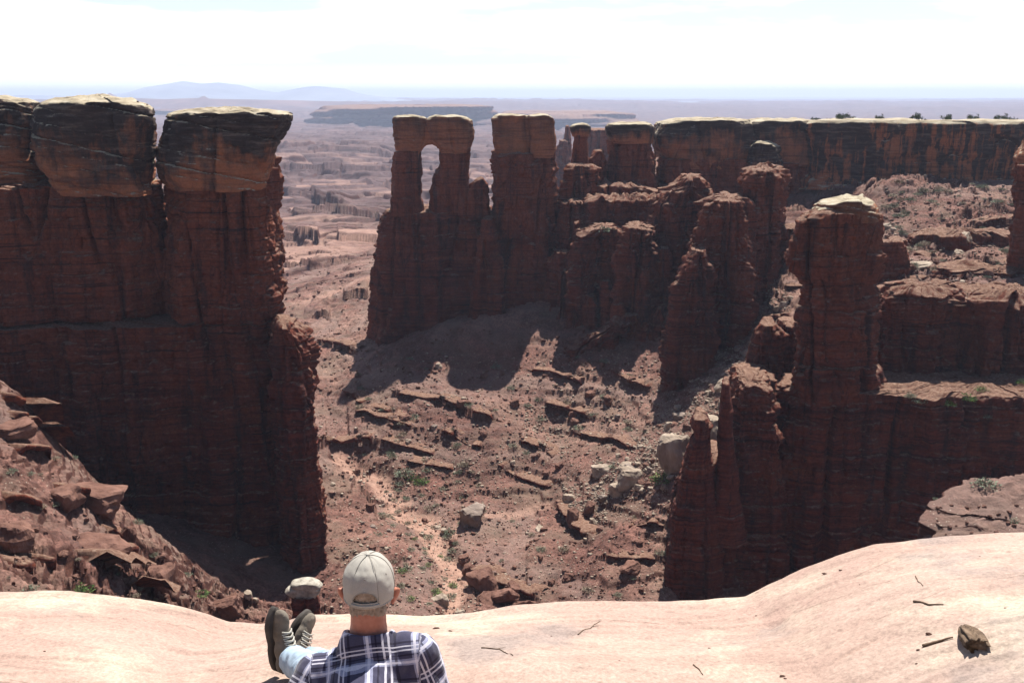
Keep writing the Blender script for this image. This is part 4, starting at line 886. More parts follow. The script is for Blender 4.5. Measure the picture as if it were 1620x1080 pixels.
stones('pale_stones', 7200, [(490, 560, 1060, 980, .5), (880, 560, 1260, 820, .25), (1390, 280, 1620, 480, .15), (600, 700, 760, 980, .12), (890, 770, 960, 830, .08), (940, 730, 1010, 790, .08), (990, 690, 1060, 750, .08), (1040, 640, 1110, 700, .08), (1090, 600, 1160, 660, .08), (1130, 540, 1200, 610, .08), (1190, 460, 1250, 550, .08), (830, 640, 900, 720, .05)], .7, 2.6, M_BPALE, 'loose pale chips strewn over the slopes')
# plants
def tuft(seed, n, mat, leaf=.16, upr=.6, dense=1.):
    r = np.random.default_rng(seed); V, T = [], []
    for i in range(n):
        d = r.normal(size=3); d[2] = abs(d[2]) * upr + .1; d /= np.linalg.norm(d)
        c = d * r.uniform(.35, 1.) * np.array([1, 1, .8]); c *= 1 + .25 * vn(d[0] * 3 + seed, d[1] * 3, d[2] * 3)
        a = r.normal(size=3); a /= np.linalg.norm(a); b = np.cross(a, d); b /= np.linalg.norm(b) + 1e-6
        k = len(V); V += [c - a * leaf * .5, c + b * leaf * .4 + d * leaf, c + a * leaf * .5]; T.append((k, k + 1, k + 2))
    me = npmesh('leaves', np.array(V), None, None, np.array(T)); me.materials.append(mat); return me
def stems(seed):
    r = np.random.default_rng(seed); V, T = [], []
    for i in range(9):
        d = r.normal(size=3); d[2] = abs(d[2]) + .5; d /= np.linalg.norm(d); e = np.cross(d, [.3, .8, .1]); e /= np.linalg.norm(e); g_ = np.cross(d, e)
        k = len(V)
        for t, w in ((0, .035), (.8, .012)):
            for q in range(3): V.append(d * t + (e * math.cos(q * 2.1) + g_ * math.sin(q * 2.1)) * w)
        for q in range(3): T += [(k + q, k + (q + 1) % 3, k + 3 + q), (k + (q + 1) % 3, k + 3 + (q + 1) % 3, k + 3 + q)]
    me = npmesh('stems', np.array(V), None, None, np.array(T)); me.materials.append(M_BARK); return me
TUFT = {M_SAGE: [tuft(s, 260, M_SAGE) for s in range(4)], M_GREEN: [tuft(s + 10, 300, M_GREEN) for s in range(3)], M_DEAD: [tuft(s + 20, 200, M_DEAD, .2) for s in range(2)]}
STM = [stems(s) for s in range(3)]
def plant(px, py, w, mat, label, group=None, name='shrub', hk=.8, loc=None, s=None):
    q = loc or onground(px, py)
    if q is None: return
    s = s or q[1] / ycomp(py) / F; Wd = w * s / 2
    o = bpy.data.objects.new(name, None); COL.objects.link(o); o.location = q; o.rotation_euler = (0, 0, random.uniform(0, 6.28)); o.scale = (Wd, Wd, Wd * hk * random.uniform(.8, 1.3))
    for nm, me_ in (('foliage', random.choice(TUFT[mat])), ('stems', random.choice(STM))):
        c = bpy.data.objects.new(nm, me_); COL.objects.link(c); c.parent = o
    return tag(o, label, 'shrub', group)
for px, py, w, m_, lab in [
 (938, 540, 20, M_GREEN, 'bright green bush at the foot of the columns in the middle'),
 (126, 942, 44, M_GREEN, 'green bush just above the rim on the left spur'),
 (318, 942, 26, M_GREEN, 'green bush near the foot of the left spur'),
 (45, 938, 34, M_SAGE, 'grey-green bush just above the rim near the left picture edge'),
 (1048, 762, 40, M_GREEN, 'green bush directly below the largest pale boulder'),
 (640, 752, 34, M_SAGE, 'sage bush at the upper bend of the dry wash'),
 (655, 760, 24, M_GREEN, 'green bush touching the sage bush at the upper wash bend'),
 (688, 940, 24, M_GREEN, 'green bush above the chalky pale boulder in the wash'),
 (1594, 400, 22, M_SAGE, 'large pale sage bush on the upper right slope near the picture edge'),
 (1433, 340, 18, M_SAGE, 'sage bush on the slope above the pale-capped tower'),
 (18, 748, 20, M_SAGE, 'small sage bush near the left edge, halfway up the spur'),
 (48, 752, 16, M_SAGE, 'small sage bush right of the one near the left picture edge'),
 (915, 566, 12, M_SAGE, 'faint grey-green bush left below the bright green bush')]:
    plant(px, py, w, m_, lab)
def scatter(n, polys, wr, mats, label, group):
    for i in range(n):
        x0, y0, x1, y1 = random.choice(polys); px, py, mt = random.uniform(x0, x1), random.uniform(y0, y1), random.choice(mats)
        o = plant(px, py, random.uniform(*wr), mt, label, group)
        if o: defer.append((o, px, py, {M_SAGE: 'sage', M_GREEN: 'green', M_DEAD: 'dry brown'}[mt] + ' shrub'))
scatter(105, [(500, 620, 1050, 960), (560, 560, 1000, 760), (600, 720, 740, 900)], (8, 21), [M_SAGE, M_SAGE, M_DEAD], 'small sage shrub scattered on the canyon slope', 'small sage shrubs on the canyon slope')
scatter(24, [(620, 740, 740, 960)], (9, 22), [M_SAGE, M_GREEN, M_SAGE], 'shrub growing along the dry wash', 'shrubs along the dry wash')
scatter(62, [(1400, 290, 1610, 460)], (8, 21), [M_SAGE, M_SAGE, M_DEAD], 'sage shrub on the sunlit upper right slope', 'sage shrubs on the upper right slope')
scatter(18, [(0, 650, 120, 930), (60, 760, 330, 960)], (9, 20), [M_SAGE, M_DEAD], 'sage shrub between rocks of the left spur', 'sage shrubs on the left spur')
scatter(14, [(1060, 480, 1250, 700)], (6, 13), [M_SAGE, M_DEAD], 'sage shrub beside the rubble chute', 'sage shrubs beside the rubble chute')
# plants and stones that stand on rock bodies rather than on the terrain: drop onto them from above
bpy.context.view_layer.update()
DG = bpy.context.evaluated_depsgraph_get()
def sight(px, py):
    v = (540 - py) / F; d = Vector(((px - 810) / F, CP + v * SP, -SP + v * CP)).normalized()
    h, p, n, i, ob, m_ = sc.ray_cast(DG, d * 8, d)
    return (tuple(p), ob) if h else (None, None)
hz_later = True
for px, py, w, m_, lab in [
 (955, 366, 26, M_SAGE, 'sage bush on top of the flat-topped buttress'),
 (1455, 636, 24, M_SAGE, 'pale sage bush at the left end of the shaded shelf'),
 (1440, 628, 20, M_SAGE, 'sage bush left of the pale one on the shaded shelf'),
 (1500, 640, 26, M_GREEN, 'leftmost green bush on the shelf of the right wall'),
 (1530, 632, 30, M_GREEN, 'biggest green bush on the shelf of the right wall'),
 (1553, 618, 22, M_GREEN, 'green bush right of the biggest one on the shelf'),
 (1616, 606, 18, M_GREEN, 'green bush at the right picture edge on the shelf'),
 (1560, 660, 22, M_SAGE, 'low sage bush on the sunlit front of the shelf'),
 (1560, 768, 44, M_SAGE, 'wide sage bush on the crest of the lower right knoll'),
 (1604, 826, 24, M_SAGE, 'sage bush on the lower right knoll near the picture edge'),
 (1480, 790, 10, M_SAGE, 'tiny sage bush at the left end of the lower right knoll')]:
    q, ob = sight(px, py)
    if q: plant(px, py, w, m_, lab, loc=q)
for i in range(30):
    px, py = random.uniform(1480, 1615), random.uniform(790, 855); q, ob = sight(px, py)
    if not q: continue
    o = bpy.data.objects.new('boulder', random.choice(KIT[M_BRED])); COL.objects.link(o); s = random.uniform(2, 6) * q[1] / F
    o.scale = (s, s * .8, s); o.rotation_euler = (.2, .1, random.uniform(0, 6)); o.location = (q[0], q[1], q[2] + s * .2)
    tag(o, 'small red rock on the sunlit lower right knoll', 'boulder', 'small rocks on the lower right knoll'); defer.append((o, px, py, 'small red rock on the knoll'))
# junipers on the far rim
def juniper(seed):
    r = np.random.default_rng(seed); V, T = [], []
    cl = [(r.normal(size=3) * np.array([.45, .45, .3]) + np.array([0, 0, .75])) for _ in range(9)]
    for i in range(700):
        c = cl[r.integers(9)] + r.normal(size=3) * .2; c[2] = max(c[2], .15); a = r.normal(size=3) * .07; b = r.normal(size=3) * .07
        k = len(V); V += [c - a, c + b, c + a]; T.append((k, k + 1, k + 2))
    return npmesh('crown', np.array(V), None, None, np.array(T))
JM = [juniper(s) for s in range(4)]
for q in JM: q.materials.append(M_JUN)
X0, Y0, Z0r = rl
def atrim(px):
    k = int(np.argmin(np.abs(810 + X0 / Y0 * F * ycomp(190) - px))); return float(X0[k]), float(Y0[k]), float(Z0r[k])
for i in range(46):
    px = [1332, 1338, 1345, 1403, 1449, 1455, 1462, 1503, 1510, 1541, 1546, 1575, 1590, 1608][i] if i < 14 else random.uniform(1050, 1620)
    if px > 1285: x, y, z = atrim(px); y += 6; x *= (y / (y - 6)); z += .1
    else: y = 385; x = xof(px, 192, y); z = zof(193.5, y)
    hgt = random.uniform(1.4, 2.6) if i < 14 else random.uniform(.5, 1.4)
    o = bpy.data.objects.new('juniper', None); COL.objects.link(o); o.location = (x, y + random.uniform(0, 8), z - .3)
    o.scale = (hgt * .62, hgt * .62, hgt * .62); o.rotation_euler = (0, 0, random.uniform(0, 6))
    c = bpy.data.objects.new('crown', random.choice(JM)); COL.objects.link(c); c.parent = o
    c = bpy.data.objects.new('trunk', STM[0]); COL.objects.link(c); c.parent = o
    tag(o, 'dark juniper bush on top of the far rim against the sky', 'juniper', 'junipers along the far rim'); defer.append((o, px, 190, 'taller rim juniper' if i < 14 else 'low rim juniper'))
# dead wood and sticks on the slickrock
def onslick(px, py):
    for Yq in np.arange(2.4, 5.6, .01):
        x = xof(px, py, Yq)
        if zof(py, Yq) <= float(slick(x, Yq)): return Vector((x, Yq, float(slick(x, Yq))))
    return None
M_WOOD = mat_simple('weathered_wood', (.07, .045, .03), (.20, .14, .095), 30., .85, .6, .01)
def stick(name, pts, r0, label, fork=None, n=10, cat='stick'):
    bm = bmesh.new()
    def tube(P_, ra, rb):
        prev = None
        for i, p in enumerate(P_):
            d = (P_[min(i + 1, len(P_) - 1)] - P_[max(i - 1, 0)]).normalized(); e = d.cross(Vector((0, 0, 1))).normalized(); g_ = d.cross(e); t = i / (len(P_) - 1); ra_ = ra * (1 - t) + rb * t
            ring = [bm.verts.new(p + (e * math.cos(a) + g_ * math.sin(a)) * ra_ * (1 + .18 * math.sin(3 * a + i * 1.3))) for a in [k * 2 * math.pi / n for k in range(n)]]
            if prev: 
                for k in range(n): bm.faces.new([prev[k], prev[(k + 1) % n], ring[(k + 1) % n], ring[k]])
            else: bm.faces.new(ring[::-1])
            prev = ring
        bm.faces.new(prev)
    P_ = []
    for a_, b_ in zip(pts[:-1], pts[1:]):
        A_, B_ = onslick(*a_), onslick(*b_)
        for t in np.linspace(0, 1, 6, endpoint=False): P_.append(A_.lerp(B_, t))
    P_.append(onslick(*pts[-1]))
    for i, p in enumerate(P_): p.z = float(slick(p.x, p.y)) + r0 * .8; p.x += random.uniform(-1, 1) * r0 * .4
    tube(P_, r0, r0 * .45)
    if fork:
        k, tgt = fork; B_ = onslick(*tgt); B_.z += r0; tube([P_[k].lerp(B_, t) for t in np.linspace(0, 1, 5)], r0 * .5, r0 * .2)
    me = bpy.data.meshes.new(name); bm.to_mesh(me); bm.free(); o = link(name, me, M_WOOD)
    return tag(o, label, cat)
stick('stick', [(1458, 1024), (1480, 1018), (1508, 1011)], .007, 'thin dry stick lying left of the frayed wood chunk')
stick('twig', [(762, 1025), (790, 1027), (812, 1037)], .003, 'thin curved dark twig on the slickrock right of the man', (5, (800, 1024)))
stick('twig', [(914, 1004), (930, 995), (950, 983)], .0025, 'thin twig pointing up-right near the middle of the slickrock', (8, (948, 990)))
stick('twig', [(1445, 952), (1468, 958), (1492, 957)], .0045, 'low dark twig on the right slope of the slickrock')
stick('twig', [(1448, 912), (1452, 920), (1460, 928)], .0025, 'tiny bent twig near the top right slickrock')
stick('twig', [(1097, 1053), (1106, 1060), (1112, 1068)], .003, 'tiny twig in the middle of the bright slickrock')
def chunk():
    bm = bmesh.new(); A_, B_ = onslick(1524, 996), onslick(1545, 1032); ax = (B_ - A_); L = ax.length; ax.normalize(); e = ax.cross(Vector((0, 0, 1))).normalized(); up = e.cross(ax)
    n, m_ = 40, 22; rings = []
    for i in range(m_):
        t = i / (m_ - 1); w = .012 + .028 * math.sin(min(t * 1.5, 1) * 1.6); ring = []
        for k in range(n):
            a = k * 2 * math.pi / n; gr = 1 + .22 * math.sin(a * 9 + math.sin(t * 5)) + .12 * math.sin(a * 17)
            p = A_ + ax * (L * t + .012 * math.sin(a * 9) * (t > .8)) + e * math.cos(a) * w * gr + up * (math.sin(a) * w * .7 * gr + w * .5); ring.append(bm.verts.new(p))
        rings.append(ring)
    for r1, r2 in zip(rings[:-1], rings[1:]):
        for k in range(n): bm.faces.new([r1[k], r1[(k + 1) % n], r2[(k + 1) % n], r2[k]])
    bm.faces.new(rings[0][::-1]); bm.faces.new(rings[-1])
    me = bpy.data.meshes.new('wood'); bm.to_mesh(me); bm.free(); tag(link('driftwood', me, M_WOOD), 'frayed grooved chunk of dead wood on the slickrock at the lower right', 'driftwood')
chunk()
PEB = [(1062, 915, 9), (1305, 908, 12), (1330, 903, 8), (690, 994, 14), (712, 998, 9), (1470, 1003, 13), (1452, 1029, 8), (1122, 1025, 5), (1237, 1070, 10), (1242, 1074, 5), (455, 1004, 3), (872, 1006, 4), (520, 990, 3), (70, 1030, 6), (1196, 974, 5), (980, 1045, 4), (1450, 1050, 5), (1360, 925, 4), (1550, 880, 4), (1590, 962, 5)]
for i, (px, py, w) in enumerate(PEB):
    q = onslick(px, py)
    if q is None: continue
    o = bpy.data.objects.new('pebble', KIT[M_BRED][i % 7]); COL.objects.link(o); s = w / F * 4.8 / 2; o.scale = (s, s * .6, s * .35); o.rotation_euler = (0, 0, random.uniform(-.6, .6)); o.location = (q.x, q.y, q.z + s * .1)
    tag(o, 'small dark rock flake lying on the pale slickrock', 'pebble', 'dark flakes on the slickrock'); defer.append((o, px, py, 'small dark flake'))

# each repeat is told apart by the landmark it lies nearest to
LM = [(1068, 690, 'the largest pale boulder'), (745, 815, 'the layered grey boulder'), (996, 750, 'the pale slab boulder'), (905, 820, 'the upright reddish boulder'),
      (697, 945, 'the chalky wash boulder'), (735, 885, 'the dark red bank boulder'), (1000, 897, 'the lone dark boulder'), (642, 660, 'the red block under the arch'), (693, 577, 'the arch shadow tip'),
      (1172, 580, 'the chute foot'), (960, 635, 'the square dark boulder'), (938, 535, 'the bright green bush'), (640, 750, 'the upper wash bend'), (520, 720, 'the narrow pillar'), (583, 930, "the man's cap"),
      (800, 940, 'the dark slab jumble'), (850, 720, 'the middle of the slope'), (760, 700, 'the ledges below the arch'), (870, 510, 'the square tower foot'), (1100, 900, 'the right massif foot'),
      (1523, 385, 'the bright white block'), (1455, 424, 'the long pale slab'), (1400, 360, 'the pale-capped tower'), (1594, 400, 'the pale edge bush'), (1600, 300, 'the right edge tower'), (1500, 300, 'the rim shadow'),
      (20, 690, 'the left edge ledge boulder'), (150, 800, 'the widest undercut boulder'), (205, 850, 'the upright crest block'), (255, 925, 'the fractured red block'), (126, 940, 'the spur bush'), (320, 940, 'the spur foot bush'),
      (1240, 470, 'the chute top'), (1215, 560, 'the leaning slab fin'), (1150, 650, 'the thin needle'), (1560, 768, 'the wide knoll bush'), (1480, 790, 'the knoll left end'), (1604, 830, 'the knoll edge bush'),
      (1110, 190, 'the bulging headland'), (1235, 190, 'the layered headland'), (1340, 190, 'the cliff left end'), (1450, 190, 'the mid cliff stains'), (1560, 190, 'the striped cliff end'),
      (1535, 1010, 'the driftwood'), (1470, 955, 'the low dark twig'), (790, 1027, 'the curved twig'), (1105, 1060, 'the tiny twig'), (1320, 905, 'the lip rise'), (100, 1000, 'the left slickrock')]
ORD = ['nearest', 'second', 'third', 'fourth', 'fifth', 'sixth', 'seventh', 'eighth', 'ninth', 'tenth', 'eleventh', 'twelfth', 'thirteenth', 'fourteenth', 'fifteenth', 'sixteenth', 'seventeenth', 'eighteenth', 'nineteenth', 'twentieth']
bins = {}
for o, px, py, what in defer:
    k = min(range(len(LM)), key=lambda i: math.hypot(LM[i][0] - px, (LM[i][1] - py) * 1.2)); dx, dy = px - LM[k][0], py - LM[k][1]
    side = ('right of' if dx > 0 else 'left of') if abs(dx) > abs(dy) else ('below' if dy > 0 else 'above')
    bins.setdefault((what, side, k), []).append((math.hypot(dx, dy), o))
for (what, side, k), L_ in bins.items():
    L_.sort(key=lambda t: t[0])
    for i, (d_, o) in enumerate(L_): o['label'] = f"{what} {side} {LM[k][2]}" + ('' if len(L_) == 1 else f", {ORD[min(i, 19)]}{'' if i == 0 else ' nearest'} to it")
# ------------------------------------------------------------------ the seated man
HAZE_LAST = True
def organic(name, parts, voxel, mat, parent, smooth=6, post=None):
    """parts: ('e', centre, (rx, ry, rz), rot euler) ellipsoids and ('c', p0, r0, p1, r1) tapered limbs, fused into one skin"""
    bm = bmesh.new()
    for q in parts:
        if q[0] == 'e':
            M = Matrix.LocRotScale(Vector(q[1]), Euler(q[3] if len(q) > 3 else (0, 0, 0)), Vector(q[2]))
            bmesh.ops.create_icosphere(bm, subdivisions=4, radius=1., matrix=M)
        else:
            p0, r0, p1, r1 = Vector(q[1]), q[2], Vector(q[3]), q[4]; d = p1 - p0; L = d.length
            rot = d.to_track_quat('Z', 'Y').to_matrix().to_4x4()
            r = bmesh.ops.create_cone(bm, cap_ends=True, segments=28, radius1=r0, radius2=r1, depth=L, matrix=Matrix.Translation((p0 + p1) / 2) @ rot)
            for p, rr_ in ((p0, r0), (p1, r1)): bmesh.ops.create_icosphere(bm, subdivisions=3, radius=rr_ * 1.0, matrix=Matrix.Translation(p))
    me = bpy.data.meshes.new(name); bm.to_mesh(me); bm.free()
    t = bpy.data.objects.new('tmp', me); COL.objects.link(t)
    md = t.modifiers.new('r', 'REMESH'); md.mode = 'VOXEL'; md.voxel_size = voxel
    ms_ = t.modifiers.new('s', 'SMOOTH'); ms_.iterations = smooth; ms_.factor = .5
    bpy.context.view_layer.update(); dg = bpy.context.evaluated_depsgraph_get()
    me2 = bpy.data.meshes.new_from_object(t.evaluated_get(dg)); bpy.data.objects.remove(t)
    me2.name = name; me2.materials.clear()
    if post:
        n = len(me2.vertices); co = np.empty(n * 3, np.float32); no = np.empty(n * 3, np.float32); me2.vertices.foreach_get('co', co); me2.vertices.foreach_get('normal', no)
        co = post(co.reshape(-1, 3), no.reshape(-1, 3)); me2.vertices.foreach_set('co', np.ascontiguousarray(co, np.float32).ravel()); me2.update()
    return link(name, me2, mat, parent)
def mat_skin():
    m, n, l, b = mat_new('skin', .55, .35); g = G(n, l); P = g.geo()
    c = g.ramp(g.noise(P, 40, 5, .6), [(.3, (.30, .105, .065)), (.7, (.42, .17, .11))]); l.new(c, b.inputs['Base Color'])
    b.inputs['Subsurface Weight'].default_value = .12; b.inputs['Subsurface Radius'].default_value = (.012, .004, .002)
    l.new(g.bump(g.noise(P, 160, 4, .6), .25, .002), b.inputs['Normal']); return m
def mat_plaid():
    m, n, l, b = mat_new('plaid_cloth', .9, .1); g = G(n, l)
    P = g.geo(); u = g.attr('u'); w = g.attr('w')
    wa = g.math('MULTIPLY', g.math('SUBTRACT', g.noise(P, 9, 3, .5), .5), .003)
    def bands(x, off, per=.152):
        f = g.math('FRACT', g.math('DIVIDE', g.math('ADD', g.math('ADD', x, wa), off), per))
        return (g.ramp(f, [(0., .0), (.10, .0), (.11, 1.), (.27, 1.), (.28, 0.), (.42, 0.)], 'CONSTANT'),
                g.ramp(f, [(0., 0.), (.16, 1.), (.22, 0.), (.50, 1.), (.54, 0.), (.61, 1.), (.65, 0.), (.9, 0.)], 'CONSTANT'),
                g.ramp(f, [(0., 0.), (.36, 1.), (.40, 0.), (.72, 1.), (.78, 0.)], 'CONSTANT'))
    A, Bw = bands(u, 10.03), bands(w, 10.0)
    c = g.mix(0., (.052, .050, .085), (0, 0, 0))
    for q in (A, Bw): c = g.mix(g.math('MULTIPLY', q[0], .6), c, (.36, .37, .50))
    for q in (A, Bw): c = g.mix(g.math('MULTIPLY', q[2], .7), c, (.012, .010, .022))
    for q in (A, Bw): c = g.mix(g.math('MULTIPLY', q[1], .72), c, (.62, .60, .66))
    c = g.mix(.3, c, g.ramp(g.noise(P, 300, 2, .5), [(.3, .6), (.7, 1.4)]), 'MULTIPLY')
    l.new(c, b.inputs['Base Color']); l.new(g.bump(g.noise(P, 350, 3, .5), .3, .002), b.inputs['Normal'])
    b.inputs['Sheen Weight'].default_value = .15; return m
def mat_cloth(name, c1, c2, sc_=60, b_=.25, rough=.9):
    m, n, l, b = mat_new(name, rough, .12); g = G(n, l); P = g.geo()
    c = g.ramp(g.noise(P, sc_ * .15, 5, .6), [(.3, c1), (.7, c2)]); c = g.mix(.3, c, g.ramp(g.noise(P, 420, 2, .5), [(.3, .7), (.7, 1.3)]), 'MULTIPLY')
    l.new(c, b.inputs['Base Color']); l.new(g.bump(g.noise(P, sc_, 5, .6), b_, .006), b.inputs['Normal']); return m
M_SKIN, M_PLAID = mat_skin(), mat_plaid()
M_CAPC = mat_cloth('cap_cotton', (.29, .27, .235), (.38, .355, .315), 30, .2)
M_SEAM = mat_cloth('seam_thread', (.20, .185, .165), (.27, .25, .22))
M_JEAN = mat_cloth('faded_denim', (.20, .27, .34), (.36, .44, .52), 50, .4)
M_HAIR = mat_cloth('grey_hair', (.20, .15, .11), (.36, .29, .23), 400, .6)
M_BOOT = mat_cloth('boot_suede', (.10, .085, .068), (.20, .172, .14), 80, .5)
M_SOLE = mat_cloth('boot_rubber', (.035, .03, .027), (.08, .07, .062), 60, .4, .8)
M_LACE = mat_cloth('boot_lace', (.30, .28, .24), (.42, .40, .35), 100, .3)
M_EYE = mat_cloth('eye', (.6, .6, .6), (.7, .7, .7), 10, 0)
H = Vector((-.506, 3.42, -1.700))               # head centre
root = empty('person', (-.52, 3.26, float(slick(-.52, 3.26))), 'man sitting on the rim seen from behind in beige cap and plaid shirt, boots crossed', 'person')
def E(c, r, rot=(0, 0, 0)): return ('e', c, r, rot)
def Cc(a, ra, b, rb): return ('c', a, ra, b, rb)
sl = lambda x, y: float(slick(x, y))
SHL, SHR = Vector((-.685, 3.34, -1.985)), Vector((-.335, 3.37, -1.925))
HIP = Vector((-.52, 3.22, sl(-.52, 3.22) + .12)); HL, HR = HIP + Vector((-.09, 0, 0)), HIP + Vector((.09, .02, 0))
ANK1 = Vector((-.935, 4.03, sl(-.93, 4.03) + .10)); ANK2 = Vector((-.885, 4.12, sl(-.88, 4.12) + .05))
KN1 = Vector((-.74, 3.64, sl(-.74, 3.64) + .17)); KN2 = Vector((-.62, 3.66, sl(-.62, 3.66) + .15))
ELL, ELR = Vector((-.815, 3.20, -2.21)), Vector((-.235, 3.37, -2.20))
HDL = Vector((-.84, 3.05, sl(-.84, 3.05) + .03)); HDR = Vector((-.44, 3.52, sl(-.44, 3.52) + .26))
NK = H + Vector((0.0, -.045, -.13))
def hand(w, fd, pn, side):
    fd = fd.normalized(); pn = (pn - fd * pn.dot(fd)).normalized(); s = fd.cross(pn) * side; out = []
    pc = w + fd * .05
    for k in range(-3, 4): out.append(Cc(w + s * k * .009, .017, w + fd * .088 + s * k * .0115, .0125))
    for k, (Lf, r) in enumerate(((.068, .0088), (.078, .0092), (.072, .0088), (.055, .0078))):
        b0 = w + fd * .09 + s * (.033 - k * .0225); b1 = b0 + (fd + s * (.10 - k * .07)) * Lf * .45 - pn * .006; b2 = b1 + fd * Lf * .32 - pn * .014; b3 = b2 + fd * Lf * .2 - pn * .016
        out += [Cc(b0, r, b1, r * .95), Cc(b1, r * .95, b2, r * .88), Cc(b2, r * .88, b3, r * .75)]
    t0 = w + fd * .03 + s * .034; t1 = t0 + fd * .03 + s * .028 - pn * .008; t2 = t1 + fd * .032 + s * .006 - pn * .008
    out += [Cc(w + fd * .015 + s * .02, .014, t0, .014), Cc(t0, .013, t1, .011), Cc(t1, .011, t2, .009)]
    return out
body = [E(H + Vector((0, -.004, .018)), (.078, .098, .098)), E(H + Vector((0, .028, -.058)), (.060, .070, .070)), E(H + Vector((0, .082, -.095)), (.030, .022, .022)),
        E(H + Vector((0, .094, .022)), (.055, .014, .012)), E(H + Vector((0, .108, -.014)), (.012, .018, .024)), E(H + Vector((0, .112, -.028)), (.016, .015, .010)),
        E(H + Vector((0, .094, -.060)), (.025, .010, .007)), E(H + Vector((0, .090, -.072)), (.022, .010, .007)),
        Cc(H + Vector((0, -.035, -.05)), .061, NK + Vector((0, -.01, -.06)), .066), Cc(NK, .066, (SHL + SHR) / 2 + Vector((0, -.02, 0)), .078),
        Cc((SHL + SHR) / 2 + Vector((0, 0, -.08)), .13, HIP + Vector((0, 0, .04)), .13), Cc(SHL + Vector((.03, 0, 0)), .055, SHR - Vector((.03, 0, 0)), .055),
        Cc(SHL, .055, ELL, .042), Cc(ELL, .042, HDL + Vector((0, 0, .05)), .027), Cc(SHR, .055, ELR, .042), Cc(ELR, .042, HDR, .027),
        Cc(HL, .095, KN1, .062), Cc(KN1, .058, ANK1, .038), Cc(HR, .095, KN2, .062), Cc(KN2, .058, ANK2, .038), Cc(HL, .11, HR, .11)]
body += hand(HDL + Vector((0, 0, .03)), Vector((-.25, -.95, -.18)), Vector((0, 0, 1)), 1)
body += hand(HDR, Vector((-.55, .75, -.2)), Vector((0, .2, 1)), 1)
for s in (-1, 1): body += [E(H + Vector((s * .088, -.004, -.022)), (.012, .018, .032), (0, s * .15, 0)), E(H + Vector((s * .099, -.012, -.012)), (.009, .014, .026), (0, s * .3, -s * .5)), E(H + Vector((s * .082, .0, -.05)), (.008, .010, .012))]
organic('body', body, .0055, M_SKIN, root, 3)
for s in (-1, 1): organic('eye', [E(H + Vector((s * .031, .084, .004)), (.012, .012, .012))], .003, M_EYE, root, 1)
# hair: short grey fringe below the cap
def hairpost(co, no):
    k = .0022 * vn(co[:, 0] * 260, co[:, 1] * 260, co[:, 2] * 60) + .0012 * vn(co[:, 0] * 600, co[:, 1] * 600, co[:, 2] * 200)
    return co + no * k[:, None]
organic('hair', [E(H + Vector((0, -.010, .018)), (.0805, .098, .098)), E(H + Vector((0, -.045, -.052)), (.0655, .052, .055)), E(H + Vector((0, -.050, -.085)), (.055, .038, .034))], .004, M_HAIR, root, 3, hairpost)
# shirt
def shirtpost(co, no):
    f = .010 * fbm(co[:, 0] * 9, co[:, 1] * 9, co[:, 2] * 5, 3) + .006 * np.abs(vn(co[:, 0] * 14 + co[:, 2] * 9, co[:, 1] * 14, co[:, 2] * 7)) + .0025 * fbm(co[:, 0] * 40, co[:, 1] * 40, co[:, 2] * 25, 2)
    return co + no * f[:, None]
MID = (SHL + SHR) / 2
def wrist(a, b, t): return a.lerp(b, t)
sh = [Cc(MID + Vector((0, -.01, -.06)), .150, HIP + Vector((0, 0, .10)), .150), E(MID + Vector((0, -.01, -.09)), (.205, .125, .150), (0, -.12, 0)), E(MID + Vector((0, -.02, .0)), (.165, .095, .075), (0, -.15, 0)),
      Cc(SHL + Vector((.045, 0, 0)), .076, SHR - Vector((.045, 0, 0)), .076), Cc(MID + Vector((0, -.005, .0)), .105, MID + Vector((0, 0, .055)), .072),
      E(SHL + Vector((.0, 0, -.015)), (.078, .078, .076)), E(SHR + Vector((0, 0, -.015)), (.078, .078, .076)),
      Cc(SHL, .074, ELL, .062), Cc(ELL, .062, wrist(ELL, HDL, .9), .044), Cc(SHR, .074, ELR, .062), Cc(ELR, .062, wrist(ELR, HDR, .92), .044),
      E(HIP + Vector((0, 0, .06)), (.19, .14, .12))]
o = organic('shirt', sh, .007, M_PLAID, root, 7, shirtpost)
def plaid_uv(me_):
    n = len(me_.vertices); co = np.empty(n * 3, np.float32); me_.vertices.foreach_get('co', co); co = co.reshape(-1, 3)
    tilt_ = math.atan2(SHR.z - SHL.z, SHR.x - SHL.x)
    x = co[:, 0] - MID.x; z = co[:, 2] - MID.z; u = x * math.cos(tilt_) + z * math.sin(tilt_); w = -x * math.sin(tilt_) + z * math.cos(tilt_)
    yk = co[:, 1] - MID.y
    w = w + .8 * np.clip(yk + .12, 0, .4)       # the cloth runs over the shoulders
    for S_, E_, sg in ((SHL, ELL, -1), (SHR, ELR, 1)):    # sleeves: stripes follow the arm
        out = sg * (co[:, 0] - S_.x) * math.cos(tilt_) + .0; a_ = np.array((E_ - S_).normalized()); p = co - np.array(S_)[None]; t_ = p @ a_
        q = p - t_[:, None] * a_[None]; ang = np.arctan2(q[:, 1], q[:, 0]) * .075
        m_ = (out > .012) | (t_ > .16) & (np.linalg.norm(q, axis=1) < .12); u = np.where(m_, ang + .03, u); w = np.where(m_, -t_ + .02, w)
    for k_, v_ in (('u', u), ('w', w)):
        at = me_.attributes.new(k_, 'FLOAT', 'POINT'); at.data.foreach_set('value', np.ascontiguousarray(v_, np.float32))
plaid_uv(o.data)
